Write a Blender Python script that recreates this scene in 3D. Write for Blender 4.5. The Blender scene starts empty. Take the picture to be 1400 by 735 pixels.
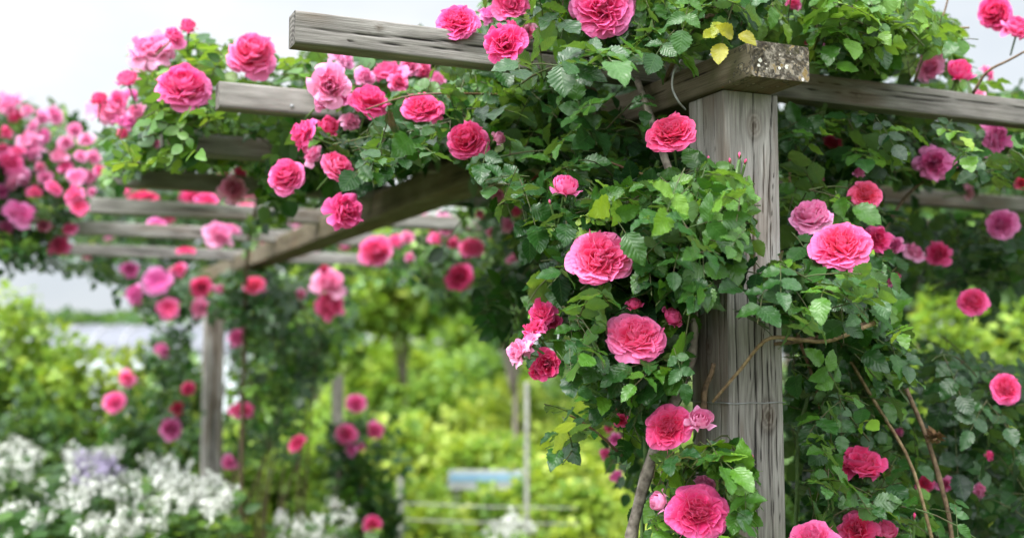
import bpy, math, random
import numpy as np
from mathutils import Vector, Matrix, Quaternion

random.seed(11)
RNG = np.random.default_rng(2024)
scene = bpy.context.scene
COL = scene.collection

# ------------------------------------------------------------------ camera
W0, H0 = 1400.0, 735.0
F = 1572.4
TH, PI_ = math.radians(23.773), math.radians(4.4548)
CAM = np.array([0.0, 0.0, 1.6])
FWD = np.array([math.sin(TH)*math.cos(PI_), math.cos(TH)*math.cos(PI_), math.sin(PI_)])
RIGHT = np.array([math.cos(TH), -math.sin(TH), 0.0])
UP = np.cross(RIGHT, FWD)


def at(x, y, d):
    """world point seen at photo pixel x,y at depth d (metres along the view axis)"""
    return CAM + d*(FWD + RIGHT*(x-700.0)/F - UP*(y-367.5)/F)


def proj(P):
    D = np.asarray(P) - CAM
    z = D @ FWD
    zz = np.maximum(z, 1e-3)
    return 700.0 + F*(D @ RIGHT)/zz, 367.5 - F*(D @ UP)/zz, z


cam_data = bpy.data.cameras.new('camera')
cam = bpy.data.objects.new('camera', cam_data)
COL.objects.link(cam)
cam.matrix_world = Matrix(((RIGHT[0], UP[0], -FWD[0], CAM[0]), (RIGHT[1], UP[1], -FWD[1], CAM[1]),
                           (RIGHT[2], UP[2], -FWD[2], CAM[2]), (0, 0, 0, 1)))
cam_data.sensor_width = 36.0
cam_data.lens = 36.0*F/W0
cam_data.clip_start = 0.05
cam_data.clip_end = 2000
cam_data.dof.use_dof = True
cam_data.dof.focus_distance = 1.645
cam_data.dof.aperture_fstop = 2.7
cam_data.dof.aperture_blades = 9
scene.camera = cam


# ------------------------------------------------------------------ numpy noise
def _hash(ix, iy, seed):
    h = (ix.astype(np.int64)*374761393 + iy.astype(np.int64)*668265263 + seed*1442695041) & 0x7fffffff
    h = ((h ^ (h >> 13))*1274126177) & 0x7fffffff
    h = (h ^ (h >> 16)) & 0xffff
    return h/65535.0


def noise2(x, y, seed=0):
    x = np.asarray(x, float); y = np.asarray(y, float)
    x, y = np.broadcast_arrays(x, y)
    ix = np.floor(x); iy = np.floor(y)
    fx = x-ix; fy = y-iy
    fx = fx*fx*(3-2*fx); fy = fy*fy*(3-2*fy)
    a = _hash(ix, iy, seed); b = _hash(ix+1, iy, seed)
    c = _hash(ix, iy+1, seed); d = _hash(ix+1, iy+1, seed)
    return (a*(1-fx)+b*fx)*(1-fy)+(c*(1-fx)+d*fx)*fy


def fbm(x, y, seed=0, o=4):
    s = 0; a = 0.5; t = 0
    for k in range(o):
        s = s + a*noise2(np.asarray(x)*2**k, np.asarray(y)*2**k, seed+k*17); t += a; a *= 0.5
    return s/t


# ------------------------------------------------------------------ mesh helpers
def new_mesh(name, verts, faces, attrs=None, smooth=True):
    """verts (n,3); faces: (m,4) int array (a triangle repeats its last index as -1) or list"""
    me = bpy.data.meshes.new(name)
    verts = np.asarray(verts, np.float32)
    faces = np.asarray(faces)
    me.vertices.add(len(verts))
    me.vertices.foreach_set('co', verts.ravel())
    k = np.where(faces[:, 3] < 0, 3, 4) if faces.shape[1] == 4 else np.full(len(faces), 3)
    flat = faces.ravel()
    flat = flat[flat >= 0]
    me.loops.add(len(flat))
    me.loops.foreach_set('vertex_index', flat.astype(np.int32))
    me.polygons.add(len(faces))
    start = np.concatenate(([0], np.cumsum(k)[:-1]))
    me.polygons.foreach_set('loop_start', start.astype(np.int32))
    me.polygons.foreach_set('loop_total', k.astype(np.int32))
    me.polygons.foreach_set('use_smooth', np.full(len(faces), smooth, bool))
    for nm, v in (attrs or {}).items():
        v = np.asarray(v, np.float32)
        if v.ndim == 1:
            a = me.attributes.new(nm, 'FLOAT', 'POINT'); a.data.foreach_set('value', v)
        else:
            a = me.attributes.new(nm, 'FLOAT_VECTOR', 'POINT'); a.data.foreach_set('vector', v.ravel())
    me.update(calc_edges=True)
    me.validate()
    return me


def link(name, me, mat=None, parent=None):
    o = bpy.data.objects.new(name, me)
    COL.objects.link(o)
    if me is not None and mat is not None and len(me.materials) == 0:
        me.materials.append(mat)
    if parent is not None:
        o.parent = parent
        o.matrix_parent_inverse = Matrix.Identity(4)
    return o


def thing(name, label, cat, loc=(0, 0, 0), group=None):
    o = bpy.data.objects.new(name, None)
    COL.objects.link(o)
    o.location = [float(c) for c in loc]
    o.empty_display_size = 0.1
    o['label'] = label; o['category'] = cat
    if group: o['group'] = group
    return o


class MB:
    """collects vertices / quads / point attributes"""
    def __init__(s):
        s.v = []; s.f = []; s.a = {}; s.n = 0

    def add(s, v, f, **at_):
        v = np.asarray(v, float); f = np.asarray(f, int)
        if f.shape[1] == 3:
            f = np.concatenate([f, np.full((len(f), 1), -10**9)], 1)
        g = f + s.n
        g[f < 0] = -1
        s.v.append(v); s.f.append(g); s.n += len(v)
        for k, x in at_.items():
            x = np.asarray(x, float)
            if x.ndim == 0: x = np.full(len(v), float(x))
            s.a.setdefault(k, []).append(x)

    def build(s, name, mat, parent=None, origin=(0, 0, 0), smooth=True):
        v = np.concatenate(s.v) - np.asarray(origin)
        me = new_mesh(name, v, np.concatenate(s.f), {k: np.concatenate(x) for k, x in s.a.items()}, smooth)
        return link(name, me, mat, parent)


def grid_faces(nu, nv, wrap=False):
    """nu rows (along), nv columns (across)"""
    f = []
    m = nv if wrap else nv-1
    i = np.arange(nu-1)[:, None]; j = np.arange(m)[None, :]
    a = i*nv+j; b = i*nv+(j+1) % nv
    return np.stack([a, b, b+nv, a+nv], -1).reshape(-1, 4)


def tube(mb, pts, radii, ns=7, closed_end=True, rough=0.0, seed=0, **at_):
    """tapered tube through pts"""
    P = np.asarray(pts, float); n = len(P)
    R = np.broadcast_to(np.asarray(radii, float), (n,))
    T = np.gradient(P, axis=0); T /= np.linalg.norm(T, axis=1)[:, None]+1e-9
    ref = np.array([0.31, 0.17, 0.93])
    N = np.cross(T, ref); N /= np.linalg.norm(N, axis=1)[:, None]+1e-9
    B = np.cross(T, N)
    a = np.arange(ns)*2*math.pi/ns
    rr = R[:, None]*np.ones((1, ns))
    if rough: rr = rr*(1+rough*(noise2(np.arange(n)[:, None]*0.9+0*a, a[None, :]*1.3+0*rr, seed)-0.5)*2)
    V = P[:, None, :]+rr[..., None]*(N[:, None, :]*np.cos(a)[None, :, None]+B[:, None, :]*np.sin(a)[None, :, None])
    V = V.reshape(-1, 3)
    Fq = grid_faces(n, ns, True)
    if closed_end:
        V = np.concatenate([V, P[:1], P[-1:]])
        k = np.arange(ns); c0 = n*ns; c1 = c0+1
        tri0 = np.stack([(k+1) % ns, k, np.full(ns, c0), np.full(ns, -10**9)], 1)
        tri1 = np.stack([(n-1)*ns+k, (n-1)*ns+(k+1) % ns, np.full(ns, c1), np.full(ns, -10**9)], 1)
        Fq = np.concatenate([Fq, tri0, tri1])
    mb.add(V, Fq, **at_)


def smooth_path(pts, n=24):
    """centripetal Catmull-Rom through pts, resampled evenly along its length"""
    P = [np.asarray(p, float) for p in pts]
    P = [2*P[0]-P[1]]+P+[2*P[-1]-P[-2]]
    out = []
    for k in range(len(P)-3):
        p0, p1, p2, p3 = P[k:k+4]
        t0 = 0.0; t1 = t0+max(np.linalg.norm(p1-p0), 1e-6)**0.5; t2 = t1+max(np.linalg.norm(p2-p1), 1e-6)**0.5; t3 = t2+max(np.linalg.norm(p3-p2), 1e-6)**0.5
        for t in np.linspace(t1, t2, 12, endpoint=False):
            a1 = (t1-t)/(t1-t0)*p0+(t-t0)/(t1-t0)*p1; a2 = (t2-t)/(t2-t1)*p1+(t-t1)/(t2-t1)*p2; a3 = (t3-t)/(t3-t2)*p2+(t-t2)/(t3-t2)*p3
            b1 = (t2-t)/(t2-t0)*a1+(t-t0)/(t2-t0)*a2; b2 = (t3-t)/(t3-t1)*a2+(t-t1)/(t3-t1)*a3
            out.append((t2-t)/(t2-t1)*b1+(t-t1)/(t2-t1)*b2)
    out.append(P[-2])
    out = np.array(out)
    L = np.concatenate(([0], np.cumsum(np.linalg.norm(np.diff(out, axis=0), axis=1))))
    q = np.linspace(0, L[-1], n)
    return np.stack([np.interp(q, L, out[:, c]) for c in range(3)], 1)


def inpoly(x, y, poly):
    x = np.asarray(x, float); y = np.asarray(y, float)
    r = np.zeros(x.shape, bool)
    n = len(poly); j = n-1
    for i in range(n):
        xi, yi = poly[i]; xj, yj = poly[j]
        c = ((yi > y) != (yj > y)) & (x < (xj-xi)*(y-yi)/((yj-yi) or 1e-9)+xi)
        r ^= c
        j = i
    return r


# ------------------------------------------------------------------ materials
def mat(name):
    m = bpy.data.materials.new(name); m.use_nodes = True
    nt = m.node_tree
    for n in list(nt.nodes): nt.nodes.remove(n)
    out = nt.nodes.new('ShaderNodeOutputMaterial')
    return m, nt, out


def N(nt, t, **kw):
    n = nt.nodes.new(t)
    for k, v in kw.items(): setattr(n, k, v)
    return n


def ramp(nt, stops, interp='LINEAR'):
    r = nt.nodes.new('ShaderNodeValToRGB')
    r.color_ramp.interpolation = interp
    e = r.color_ramp.elements
    while len(e) < len(stops): e.new(0.5)
    for i, (p, c) in enumerate(stops):
        e[i].position = p; e[i].color = (c[0], c[1], c[2], 1)
    return r


def attr(nt, name, typ='GEOMETRY'):
    a = nt.nodes.new('ShaderNodeAttribute'); a.attribute_name = name; a.attribute_type = typ
    return a


def mth(nt, op, a, b=None, clamp=False):
    n = nt.nodes.new('ShaderNodeMath'); n.operation = op; n.use_clamp = clamp
    for i, x in enumerate((a, b)):
        if x is None: continue
        if isinstance(x, (int, float)): n.inputs[i].default_value = x
        else: nt.links.new(x, n.inputs[i])
    return n.outputs[0]


def mixc(nt, fac, a, b, mode='MIX'):
    n = nt.nodes.new('ShaderNodeMix'); n.data_type = 'RGBA'; n.blend_type = mode
    for i, x in ((0, fac), (6, a), (7, b)):
        if isinstance(x, (int, float)): n.inputs[i].default_value = x
        elif isinstance(x, tuple): n.inputs[i].default_value = (x[0], x[1], x[2], 1)
        else: nt.links.new(x, n.inputs[i])
    return n.outputs[2]


def leaf_material(name, stops, trans=0.30, rough=0.38, spec=0.5, veins=True):
    m, nt, out = mat(name)
    L = nt.links.new
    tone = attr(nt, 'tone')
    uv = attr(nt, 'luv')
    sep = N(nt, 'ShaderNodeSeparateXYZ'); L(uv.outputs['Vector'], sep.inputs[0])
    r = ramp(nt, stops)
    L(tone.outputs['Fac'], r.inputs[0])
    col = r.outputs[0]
    bs = N(nt, 'ShaderNodeBsdfPrincipled')
    if veins:
        au = mth(nt, 'ABSOLUTE', sep.outputs[0])
        # pinnate side veins
        ph = mth(nt, 'SUBTRACT', mth(nt, 'MULTIPLY', sep.outputs[1], 7.5), mth(nt, 'MULTIPLY', au, 2.2))
        fr = mth(nt, 'FRACT', ph)
        tri = mth(nt, 'ABSOLUTE', mth(nt, 'SUBTRACT', fr, 0.5))       # 0 at the vein
        vein = mth(nt, 'SUBTRACT', 1.0, mth(nt, 'MULTIPLY', tri, 8.0), True)
        mid = mth(nt, 'SUBTRACT', 1.0, mth(nt, 'MULTIPLY', au, 16.0), True)
        vm = mth(nt, 'MAXIMUM', mth(nt, 'MULTIPLY', vein, 0.45), mid)
        col = mixc(nt, mth(nt, 'MULTIPLY', vm, 0.20), col, (0.16, 0.30, 0.10))
        bump = N(nt, 'ShaderNodeBump'); bump.inputs['Strength'].default_value = 0.38
        bump.inputs['Distance'].default_value = 0.0015
        L(mth(nt, 'MULTIPLY', tri, 1.0), bump.inputs['Height'])
        L(bump.outputs[0], bs.inputs['Normal'])
    nz = N(nt, 'ShaderNodeTexNoise'); nz.inputs['Scale'].default_value = 60; nz.inputs['Detail'].default_value = 3
    geo = N(nt, 'ShaderNodeNewGeometry'); L(geo.outputs['Position'], nz.inputs['Vector'])
    v = mixc(nt, 0.35, col, mixc(nt, nz.outputs['Fac'], (0.55, 0.55, 0.5), (1.4, 1.4, 1.2)), 'MULTIPLY')
    # the underside of a rose leaf is paler and duller
    under = mixc(nt, geo.outputs['Backfacing'], v, mixc(nt, 0.35, v, (0.16, 0.25, 0.13)))
    L(under, bs.inputs['Base Color'])
    bs.inputs['Roughness'].default_value = rough
    bs.inputs['Specular IOR Level'].default_value = spec
    tr = N(nt, 'ShaderNodeBsdfTranslucent')
    tc = mixc(nt, 1.0, under, (1.9, 1.75, 0.5), 'MULTIPLY')
    L(tc, tr.inputs['Color'])
    mx = N(nt, 'ShaderNodeMixShader'); mx.inputs[0].default_value = trans
    L(bs.outputs[0], mx.inputs[1]); L(tr.outputs[0], mx.inputs[2])
    L(mx.outputs[0], out.inputs[0])
    return m


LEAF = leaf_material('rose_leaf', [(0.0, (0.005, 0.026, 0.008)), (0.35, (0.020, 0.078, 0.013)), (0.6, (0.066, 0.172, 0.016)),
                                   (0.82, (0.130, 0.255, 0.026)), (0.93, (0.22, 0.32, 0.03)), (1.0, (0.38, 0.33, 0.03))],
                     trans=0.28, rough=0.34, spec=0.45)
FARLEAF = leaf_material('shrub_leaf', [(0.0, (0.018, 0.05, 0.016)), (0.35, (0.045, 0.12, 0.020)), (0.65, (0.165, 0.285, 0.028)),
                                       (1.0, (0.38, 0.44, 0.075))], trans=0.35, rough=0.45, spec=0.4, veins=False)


def petal_material(name, inner, outer, trans=0.38):
    m, nt, out = mat(name)
    L = nt.links.new
    pt = attr(nt, 'pt'); ps = attr(nt, 'ps'); pr = attr(nt, 'pr'); pw = attr(nt, 'pw')
    c = mixc(nt, pt.outputs['Fac'], outer, inner)
    oi = N(nt, 'ShaderNodeObjectInfo')
    c = mixc(nt, mth(nt, 'MULTIPLY', oi.outputs['Random'], 0.18), c, outer)
    hv = N(nt, 'ShaderNodeHueSaturation'); L(c, hv.inputs['Color'])
    L(mth(nt, 'ADD', 0.488, mth(nt, 'MULTIPLY', mth(nt, 'FRACT', mth(nt, 'MULTIPLY', oi.outputs['Random'], 7.31)), 0.026)), hv.inputs['Hue'])
    c = hv.outputs[0]
    edge = mth(nt, 'POWER', ps.outputs['Fac'], 4.0)
    c = mixc(nt, mth(nt, 'MULTIPLY', edge, 0.62), c, tuple(min(1, 0.5*o+0.48) if i != 1 else min(1, 0.5*o+0.24) for i, o in enumerate(outer)))
    c = mixc(nt, mth(nt, 'MULTIPLY', pr.outputs['Fac'], 0.45), c, tuple(x*0.82 for x in inner))
    wv = mth(nt, 'SINE', mth(nt, 'MULTIPLY', pw.outputs['Fac'], 46.0))
    c = mixc(nt, mth(nt, 'MULTIPLY', mth(nt, 'ADD', wv, 1.0), 0.06), c, inner)
    geo = N(nt, 'ShaderNodeNewGeometry')
    c = mixc(nt, mth(nt, 'MULTIPLY', geo.outputs['Backfacing'], 0.30), c, tuple(min(1, o*1.05+0.05) for o in outer))
    bs = N(nt, 'ShaderNodeBsdfPrincipled')
    L(c, bs.inputs['Base Color'])
    bs.inputs['Roughness'].default_value = 0.55
    bs.inputs['Specular IOR Level'].default_value = 0.25
    bs.inputs['Sheen Weight'].default_value = 0.12
    tr = N(nt, 'ShaderNodeBsdfTranslucent'); L(c, tr.inputs['Color'])
    mx = N(nt, 'ShaderNodeMixShader'); mx.inputs[0].default_value = trans
    L(bs.outputs[0], mx.inputs[1]); L(tr.outputs[0], mx.inputs[2])
    bump = N(nt, 'ShaderNodeBump'); bump.inputs['Strength'].default_value = 0.25; bump.inputs['Distance'].default_value = 0.001
    L(wv, bump.inputs['Height']); L(bump.outputs[0], bs.inputs['Normal'])
    L(mx.outputs[0], out.inputs[0])
    return m


PETAL = {
    'mid':  petal_material('petal_mid_pink', (0.86, 0.024, 0.19), (0.91, 0.21, 0.47)),
    'hot':  petal_material('petal_hot_pink', (0.83, 0.008, 0.13), (0.88, 0.075, 0.31)),
    'deep': petal_material('petal_deep_magenta', (0.66, 0.002, 0.050), (0.76, 0.008, 0.13)),
    'pale': petal_material('petal_pale_pink', (0.88, 0.17, 0.40), (0.92, 0.46, 0.68)),
    'mag':  petal_material('petal_magenta_pink', (0.80, 0.07, 0.36), (0.88, 0.30, 0.60)),
    'coral': petal_material('petal_coral_pink', (0.88, 0.026, 0.085), (0.91, 0.15, 0.37)),
}


def simple(name, col, rough=0.6, col2=None, scale=40, spec=0.3, bump=0.0):
    m, nt, out = mat(name)
    bs = N(nt, 'ShaderNodeBsdfPrincipled')
    bs.inputs['Roughness'].default_value = rough
    bs.inputs['Specular IOR Level'].default_value = spec
    nz = N(nt, 'ShaderNodeTexNoise'); nz.inputs['Scale'].default_value = scale; nz.inputs['Detail'].default_value = 5
    tc = N(nt, 'ShaderNodeTexCoord'); nt.links.new(tc.outputs['Object'], nz.inputs['Vector'])
    c2 = col2 or tuple(x*0.6 for x in col)
    r = ramp(nt, [(0.35, c2), (0.65, col)])
    nt.links.new(nz.outputs['Fac'], r.inputs[0])
    nt.links.new(r.outputs[0], bs.inputs['Base Color'])
    if bump:
        b = N(nt, 'ShaderNodeBump'); b.inputs['Strength'].default_value = bump; b.inputs['Distance'].default_value = 0.003
        nt.links.new(nz.outputs['Fac'], b.inputs['Height']); nt.links.new(b.outputs[0], bs.inputs['Normal'])
    nt.links.new(bs.outputs[0], out.inputs[0])
    return m


STEM_GREEN = simple('green_stem', (0.10, 0.17, 0.045), 0.5, (0.05, 0.10, 0.03), 80)
TWIG = simple('dark_green_twig', (0.055, 0.095, 0.028), 0.6, (0.06, 0.045, 0.022), 60)
STEM_RED = simple('young_red_stem', (0.14, 0.10, 0.045), 0.5, (0.10, 0.045, 0.03), 80)
CANE_BROWN = simple('brown_cane', (0.17, 0.115, 0.07), 0.75, (0.065, 0.042, 0.028), 120, 0.2, 0.4)
CANE_TAN = simple('tan_dead_cane', (0.30, 0.22, 0.12), 0.7, (0.14, 0.09, 0.05), 120, 0.2, 0.3)
BARK = simple('old_rose_bark', (0.30, 0.26, 0.22), 0.9, (0.10, 0.082, 0.068), 70, 0.15, 0.7)
SEPAL = simple('green_sepal', (0.11, 0.20, 0.05), 0.5, (0.06, 0.12, 0.03), 150)
WIRE = simple('grey_wire', (0.30, 0.31, 0.32), 0.45, (0.2, 0.2, 0.2), 60, 0.5)
STAMEN = simple('yellow_stamen', (0.55, 0.38, 0.06), 0.7)
WHITEP = simple('white_petal', (0.66, 0.66, 0.62), 0.6, (0.52, 0.54, 0.47), 20)
LILAC = simple('lilac_petal', (0.46, 0.40, 0.54), 0.6, (0.36, 0.30, 0.46), 20)
DRY = simple('dry_brown_flower', (0.22, 0.13, 0.06), 0.9, (0.09, 0.05, 0.03), 200)


def wood_material(name, stops, fine=1.0, moss=0.0):
    m, nt, out = mat(name)
    L = nt.links.new
    tone = attr(nt, 'tone'); g = attr(nt, 'guv'); ld = attr(nt, 'lichen'); kt = attr(nt, 'brown')
    mp = N(nt, 'ShaderNodeMapping'); mp.inputs['Scale'].default_value = (900, 14, 1)
    L(g.outputs['Vector'], mp.inputs[0])
    n1 = N(nt, 'ShaderNodeTexNoise'); n1.inputs['Scale'].default_value = 1; n1.inputs['Detail'].default_value = 4
    n1.inputs['Roughness'].default_value = 0.6
    L(mp.outputs[0], n1.inputs['Vector'])
    mp2 = N(nt, 'ShaderNodeMapping'); mp2.inputs['Scale'].default_value = (40, 9, 1)
    L(g.outputs['Vector'], mp2.inputs[0])
    n2 = N(nt, 'ShaderNodeTexNoise'); n2.inputs['Scale'].default_value = 1; n2.inputs['Detail'].default_value = 5
    L(mp2.outputs[0], n2.inputs['Vector'])
    t = mth(nt, 'ADD', tone.outputs['Fac'], mth(nt, 'MULTIPLY', mth(nt, 'SUBTRACT', n1.outputs['Fac'], 0.5), 0.95*fine))
    t = mth(nt, 'ADD', t, mth(nt, 'MULTIPLY', mth(nt, 'SUBTRACT', n2.outputs['Fac'], 0.5), 0.55))
    r = ramp(nt, stops); L(t, r.inputs[0])
    c = mixc(nt, mth(nt, 'MULTIPLY', kt.outputs['Fac'], 0.6), r.outputs[0], (0.115, 0.068, 0.036))
    if moss:
        n3 = N(nt, 'ShaderNodeTexNoise'); n3.inputs['Scale'].default_value = 22; n3.inputs['Detail'].default_value = 6
        L(g.outputs['Vector'], n3.inputs['Vector'])
        f3 = ramp(nt, [(0.48, (0, 0, 0)), (0.66, (1, 1, 1))]); L(n3.outputs['Fac'], f3.inputs[0])
        c = mixc(nt, mth(nt, 'MULTIPLY', f3.outputs[0], moss), c, (0.085, 0.085, 0.035))
    lr = ramp(nt, [(0.03, (0.03, 0.027, 0.024)), (0.22, (0.10, 0.085, 0.065)), (0.40, (0.26, 0.23, 0.19)), (0.62, (0.20, 0.135, 0.045)), (0.80, (0.36, 0.33, 0.28)), (1.0, (0.66, 0.65, 0.60))])
    L(ld.outputs['Fac'], lr.inputs[0])
    lf = ramp(nt, [(0.02, (0, 0, 0)), (0.10, (1, 1, 1))]); L(ld.outputs['Fac'], lf.inputs[0])
    c = mixc(nt, lf.outputs[0], c, lr.outputs[0])
    bs = N(nt, 'ShaderNodeBsdfPrincipled')
    L(c, bs.inputs['Base Color']); bs.inputs['Roughness'].default_value = 0.85; bs.inputs['Specular IOR Level'].default_value = 0.25
    b = N(nt, 'ShaderNodeBump'); b.inputs['Strength'].default_value = 0.7; b.inputs['Distance'].default_value = 0.0012
    L(t, b.inputs['Height']); L(b.outputs[0], bs.inputs['Normal'])
    L(bs.outputs[0], out.inputs[0])
    return m


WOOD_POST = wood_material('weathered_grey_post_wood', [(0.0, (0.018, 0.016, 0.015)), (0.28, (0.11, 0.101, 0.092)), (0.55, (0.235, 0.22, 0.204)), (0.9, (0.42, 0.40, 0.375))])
WOOD_BEAM = wood_material('brown_beam_wood', [(0.0, (0.016, 0.011, 0.007)), (0.35, (0.078, 0.060, 0.040)), (0.65, (0.155, 0.127, 0.088)), (1.0, (0.26, 0.225, 0.17))], moss=0.5)
WOOD_RAFTER = wood_material('grey_rafter_wood', [(0.0, (0.016, 0.014, 0.013)), (0.3, (0.085, 0.077, 0.069)), (0.58, (0.19, 0.176, 0.160)), (0.95, (0.36, 0.34, 0.315))], moss=0.08)


# ------------------------------------------------------------------ wooden bars
def wood_bar(name, material, parent, w, h, stations, place, seed, knots=(), cracks=(), pstep=0.003, bevel=0.003,
             lichen_end=None, warp=0.0015, cuts=()):
    """bar along local v; cross-section w (local a) x h (local b); place(a,b,v)->world arrays.
    faces 0:-b side  1:+a side  2:+b side  3:-a side (a in 0..w, b in 0..h)"""
    # perimeter samples
    segs = [((0, 0), (w, 0)), ((w, 0), (w, h)), ((w, h), (0, h)), ((0, h), (0, 0))]
    nrm = [(0, -1), (1, 0), (0, 1), (-1, 0)]
    pa, pb, na, nb, fi, fu = [], [], [], [], [], []
    for k, ((a0, b0), (a1, b1)) in enumerate(segs):
        Ls = math.hypot(a1-a0, b1-b0)
        n = max(3, int(Ls/pstep))
        tt = np.linspace(0, 1, n+1)[:-1]
        for t in tt:
            pa.append(a0+(a1-a0)*t); pb.append(b0+(b1-b0)*t)
            na.append(nrm[k][0]); nb.append(nrm[k][1]); fi.append(k); fu.append(t*Ls)
    pa, pb, na, nb, fi, fu = map(np.array, (pa, pb, na, nb, fi, fu))
    # rounded corners: pull points near a corner towards the inside
    da = np.minimum(pa, w-pa); db = np.minimum(pb, h-pb)
    ca = np.clip(1-da/bevel, 0, 1); cb = np.clip(1-db/bevel, 0, 1)
    inn = 0.30*bevel*np.minimum(ca, cb)**1
    sa = np.where(pa < w/2, 1, -1); sb = np.where(pb < h/2, 1, -1)
    pa2 = pa+sa*inn; pb2 = pb+sb*inn
    V = np.asarray(stations)[:, None]
    U = fu[None, :]+fi[None, :]*0.37+seed*1.3
    u2 = U*1.0
    kn = np.zeros(np.broadcast(V, U).shape); ring = np.zeros_like(kn); core = np.zeros_like(kn)
    loc = fu[None, :]+0*V
    ud = U+0.006*(fbm(V*3.1+seed, U*4, seed)-0.5)*2+0.002*(noise2(V*17, U*60, seed+5)-0.5)
    for (kf, ku, kv, kr) in knots:
        on = (fi == kf)[None, :]
        d = np.sqrt(((loc-ku)/kr)**2+((V-kv)/(kr*1.5))**2)
        k1 = np.exp(-d*d/8.0)
        ud = np.where(on, ud-(loc-ku)*k1*0.93, ud)
        kn = np.where(on, np.maximum(kn, np.exp(-(d/1.15)**4)), kn)
        ring = np.where(on & (d < 2.2), np.sin(d*15+noise2(U*200, V*200, seed)*2), ring)
        core = np.where(on, np.maximum(core, np.exp(-(d/0.28)**2)), core)
    g1 = noise2(ud*420, V*1.2, seed+1)
    g2 = noise2(ud*130, V*0.8, seed+2)
    big = fbm(V*4, U*22, seed+3)
    tone = 0.56+0.22*(g1-0.5)+0.16*(g2-0.5)+0.50*(big-0.5)+0.25*(fbm(V*14, U*60, seed+77)-0.5)
    tone = tone*(1-0.65*kn)+kn*0.65*(0.42+0.22*ring)-0.13*np.exp(-((np.where(kn > 0.002, (-np.log(np.maximum(kn, 1e-6)))**0.25*1.15, 9)-1.25)/0.14)**2)
    hgt = 0.0005*(g1-0.5)+0.0004*(g2-0.5)+warp*(fbm(V*2.3, U*9, seed+8)-0.5)*2
    hgt = hgt+0.0012*kn-0.0012*core
    tone = tone-0.35*core
    for (cf, cu0, cu1, v0, v1, wd, dp) in cracks:
        on = (fi == cf)[None, :]
        tt = np.clip((V-v0)/(v1-v0), 0, 1)
        cu = cu0+(cu1-cu0)*tt+0.0035*(fbm(V*9, V*0+seed*3.3, seed+40)-0.5)*2
        ww = wd*np.clip(np.sin(np.pi*tt), 0, 1)**0.35*(0.55+0.9*noise2(V*30, V*0+1.7, seed+41))
        m = np.exp(-((loc-cu)/(ww+1e-6))**2)*((V > v0) & (V < v1))
        m = np.where(on, m, 0)
        tone = tone-0.75*m
        hgt = hgt-dp*m
    # dark checks spread along the grain
    chk = noise2(ud*620, V*2.2, seed+60)
    m = np.clip((chk-0.93)/0.07, 0, 1)
    tone = tone-0.22*m; hgt = hgt-0.0004*m
    # edges worn and lighter
    A = pa2[None, :]+na[None, :]*hgt; B = pb2[None, :]+nb[None, :]*hgt
    v = place(A, B, V+0*A).reshape(-1, 3)
    lich = np.zeros_like(tone)
    if lichen_end is not None:
        reach = np.abs(V-stations[0])
        nn_ = fbm(U*120, V*120, seed+70, 4)
        lich = np.where(nn_ > 0.55+reach*2.6, np.clip(0.22+(fbm(U*300, V*300, seed+71, 3)-0.5)*1.2, 0.04, 0.42), 0.0)
        lich = np.where(nn_ > 0.68+reach*2.0, 0.80, lich)
    nst = len(stations); npm = len(pa)
    mb = MB()
    guv = np.stack([U+0*V, V+0*U, 0*U+0*V], -1).reshape(-1, 3)
    brown = np.clip(kn*0.45+1.5*np.clip(fbm(V*5, U*26, seed+90)-0.54, 0, 1)*3, 0, 0.75)
    mb.add(v, grid_faces(nst, npm, True), tone=tone.ravel(), guv=guv, lichen=lich.ravel(), brown=brown.ravel())
    # end caps: grid so that end grain rings show
    for e, vv in ((0, stations[0]), (1, stations[-1])):
        sgn = -1 if stations[-1] > stations[0] else 1
        sgn = sgn if e == 0 else -sgn
        ps = 0.0009 if lichen_end == e else pstep
        n1 = max(4, int(w/ps)); n2 = max(4, int(h/ps))
        a = np.linspace(0, w, n1+1)[None, :]+np.zeros((n2+1, 1)); b = np.linspace(0, h, n2+1)[:, None]+np.zeros((1, n1+1))
        da = np.minimum(a, w-a); db = np.minimum(b, h-b)
        inn = 0.30*bevel*np.minimum(np.clip(1-da/bevel, 0, 1), np.clip(1-db/bevel, 0, 1))
        a2 = a+np.where(a < w/2, 1, -1)*inn; b2 = b+np.where(b < h/2, 1, -1)*inn
        rr = np.hypot(a-w*0.55, b+h*0.3)
        t = 0.30+0.22*np.sin(rr*900+4*fbm(a*60, b*60, seed))+0.5*(fbm(a*150, b*150, seed+9)-0.5)
        edge = np.minimum(da, db)
        bump = 0.0016*(fbm(a*220, b*220, seed+12)-0.5)*np.clip(edge/0.004, 0, 1)
        lic = np.zeros_like(t)
        if lichen_end == e:
            p = fbm(a*110, b*110, seed+20, 5); p2_ = fbm(a*420, b*420, seed+22, 3)
            lic = np.clip(0.15+(p-0.5)*1.3+(p2_-0.5)*0.55, 0.03, 0.46)
            lic = np.where(fbm(a*95+5, b*95, seed+31, 5) > 0.69, 0.58+0.25*(p2_-0.5), lic)
            lic = np.where((fbm(a*240, b*240+3, seed+33, 4) > 0.76), 0.72+0.3*(p2_-0.5), lic)
            bump = bump+0.0014*(p-0.5)+0.0010*(p2_-0.5)
            for q in range(9):
                ca_ = RNG.uniform(0.05*w, 0.97*w); cb_ = h*RNG.beta(1.6, 3.2); cr = RNG.uniform(0.0008, 0.0036)
                dd = np.hypot(a-ca_, b-cb_)*(1+0.5*(noise2(a*900, b*900, q)-0.5))
                lic = np.where(dd < cr, 0.98, lic); bump = bump+np.where(dd < cr, 0.0006, 0)
        vcap = place(a2, b2, np.full(a.shape, vv)+sgn*np.abs(bump)).reshape(-1, 3)
        fc = grid_faces(n2+1, n1+1)
        if e == 0: fc = fc[:, ::-1]
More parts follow.
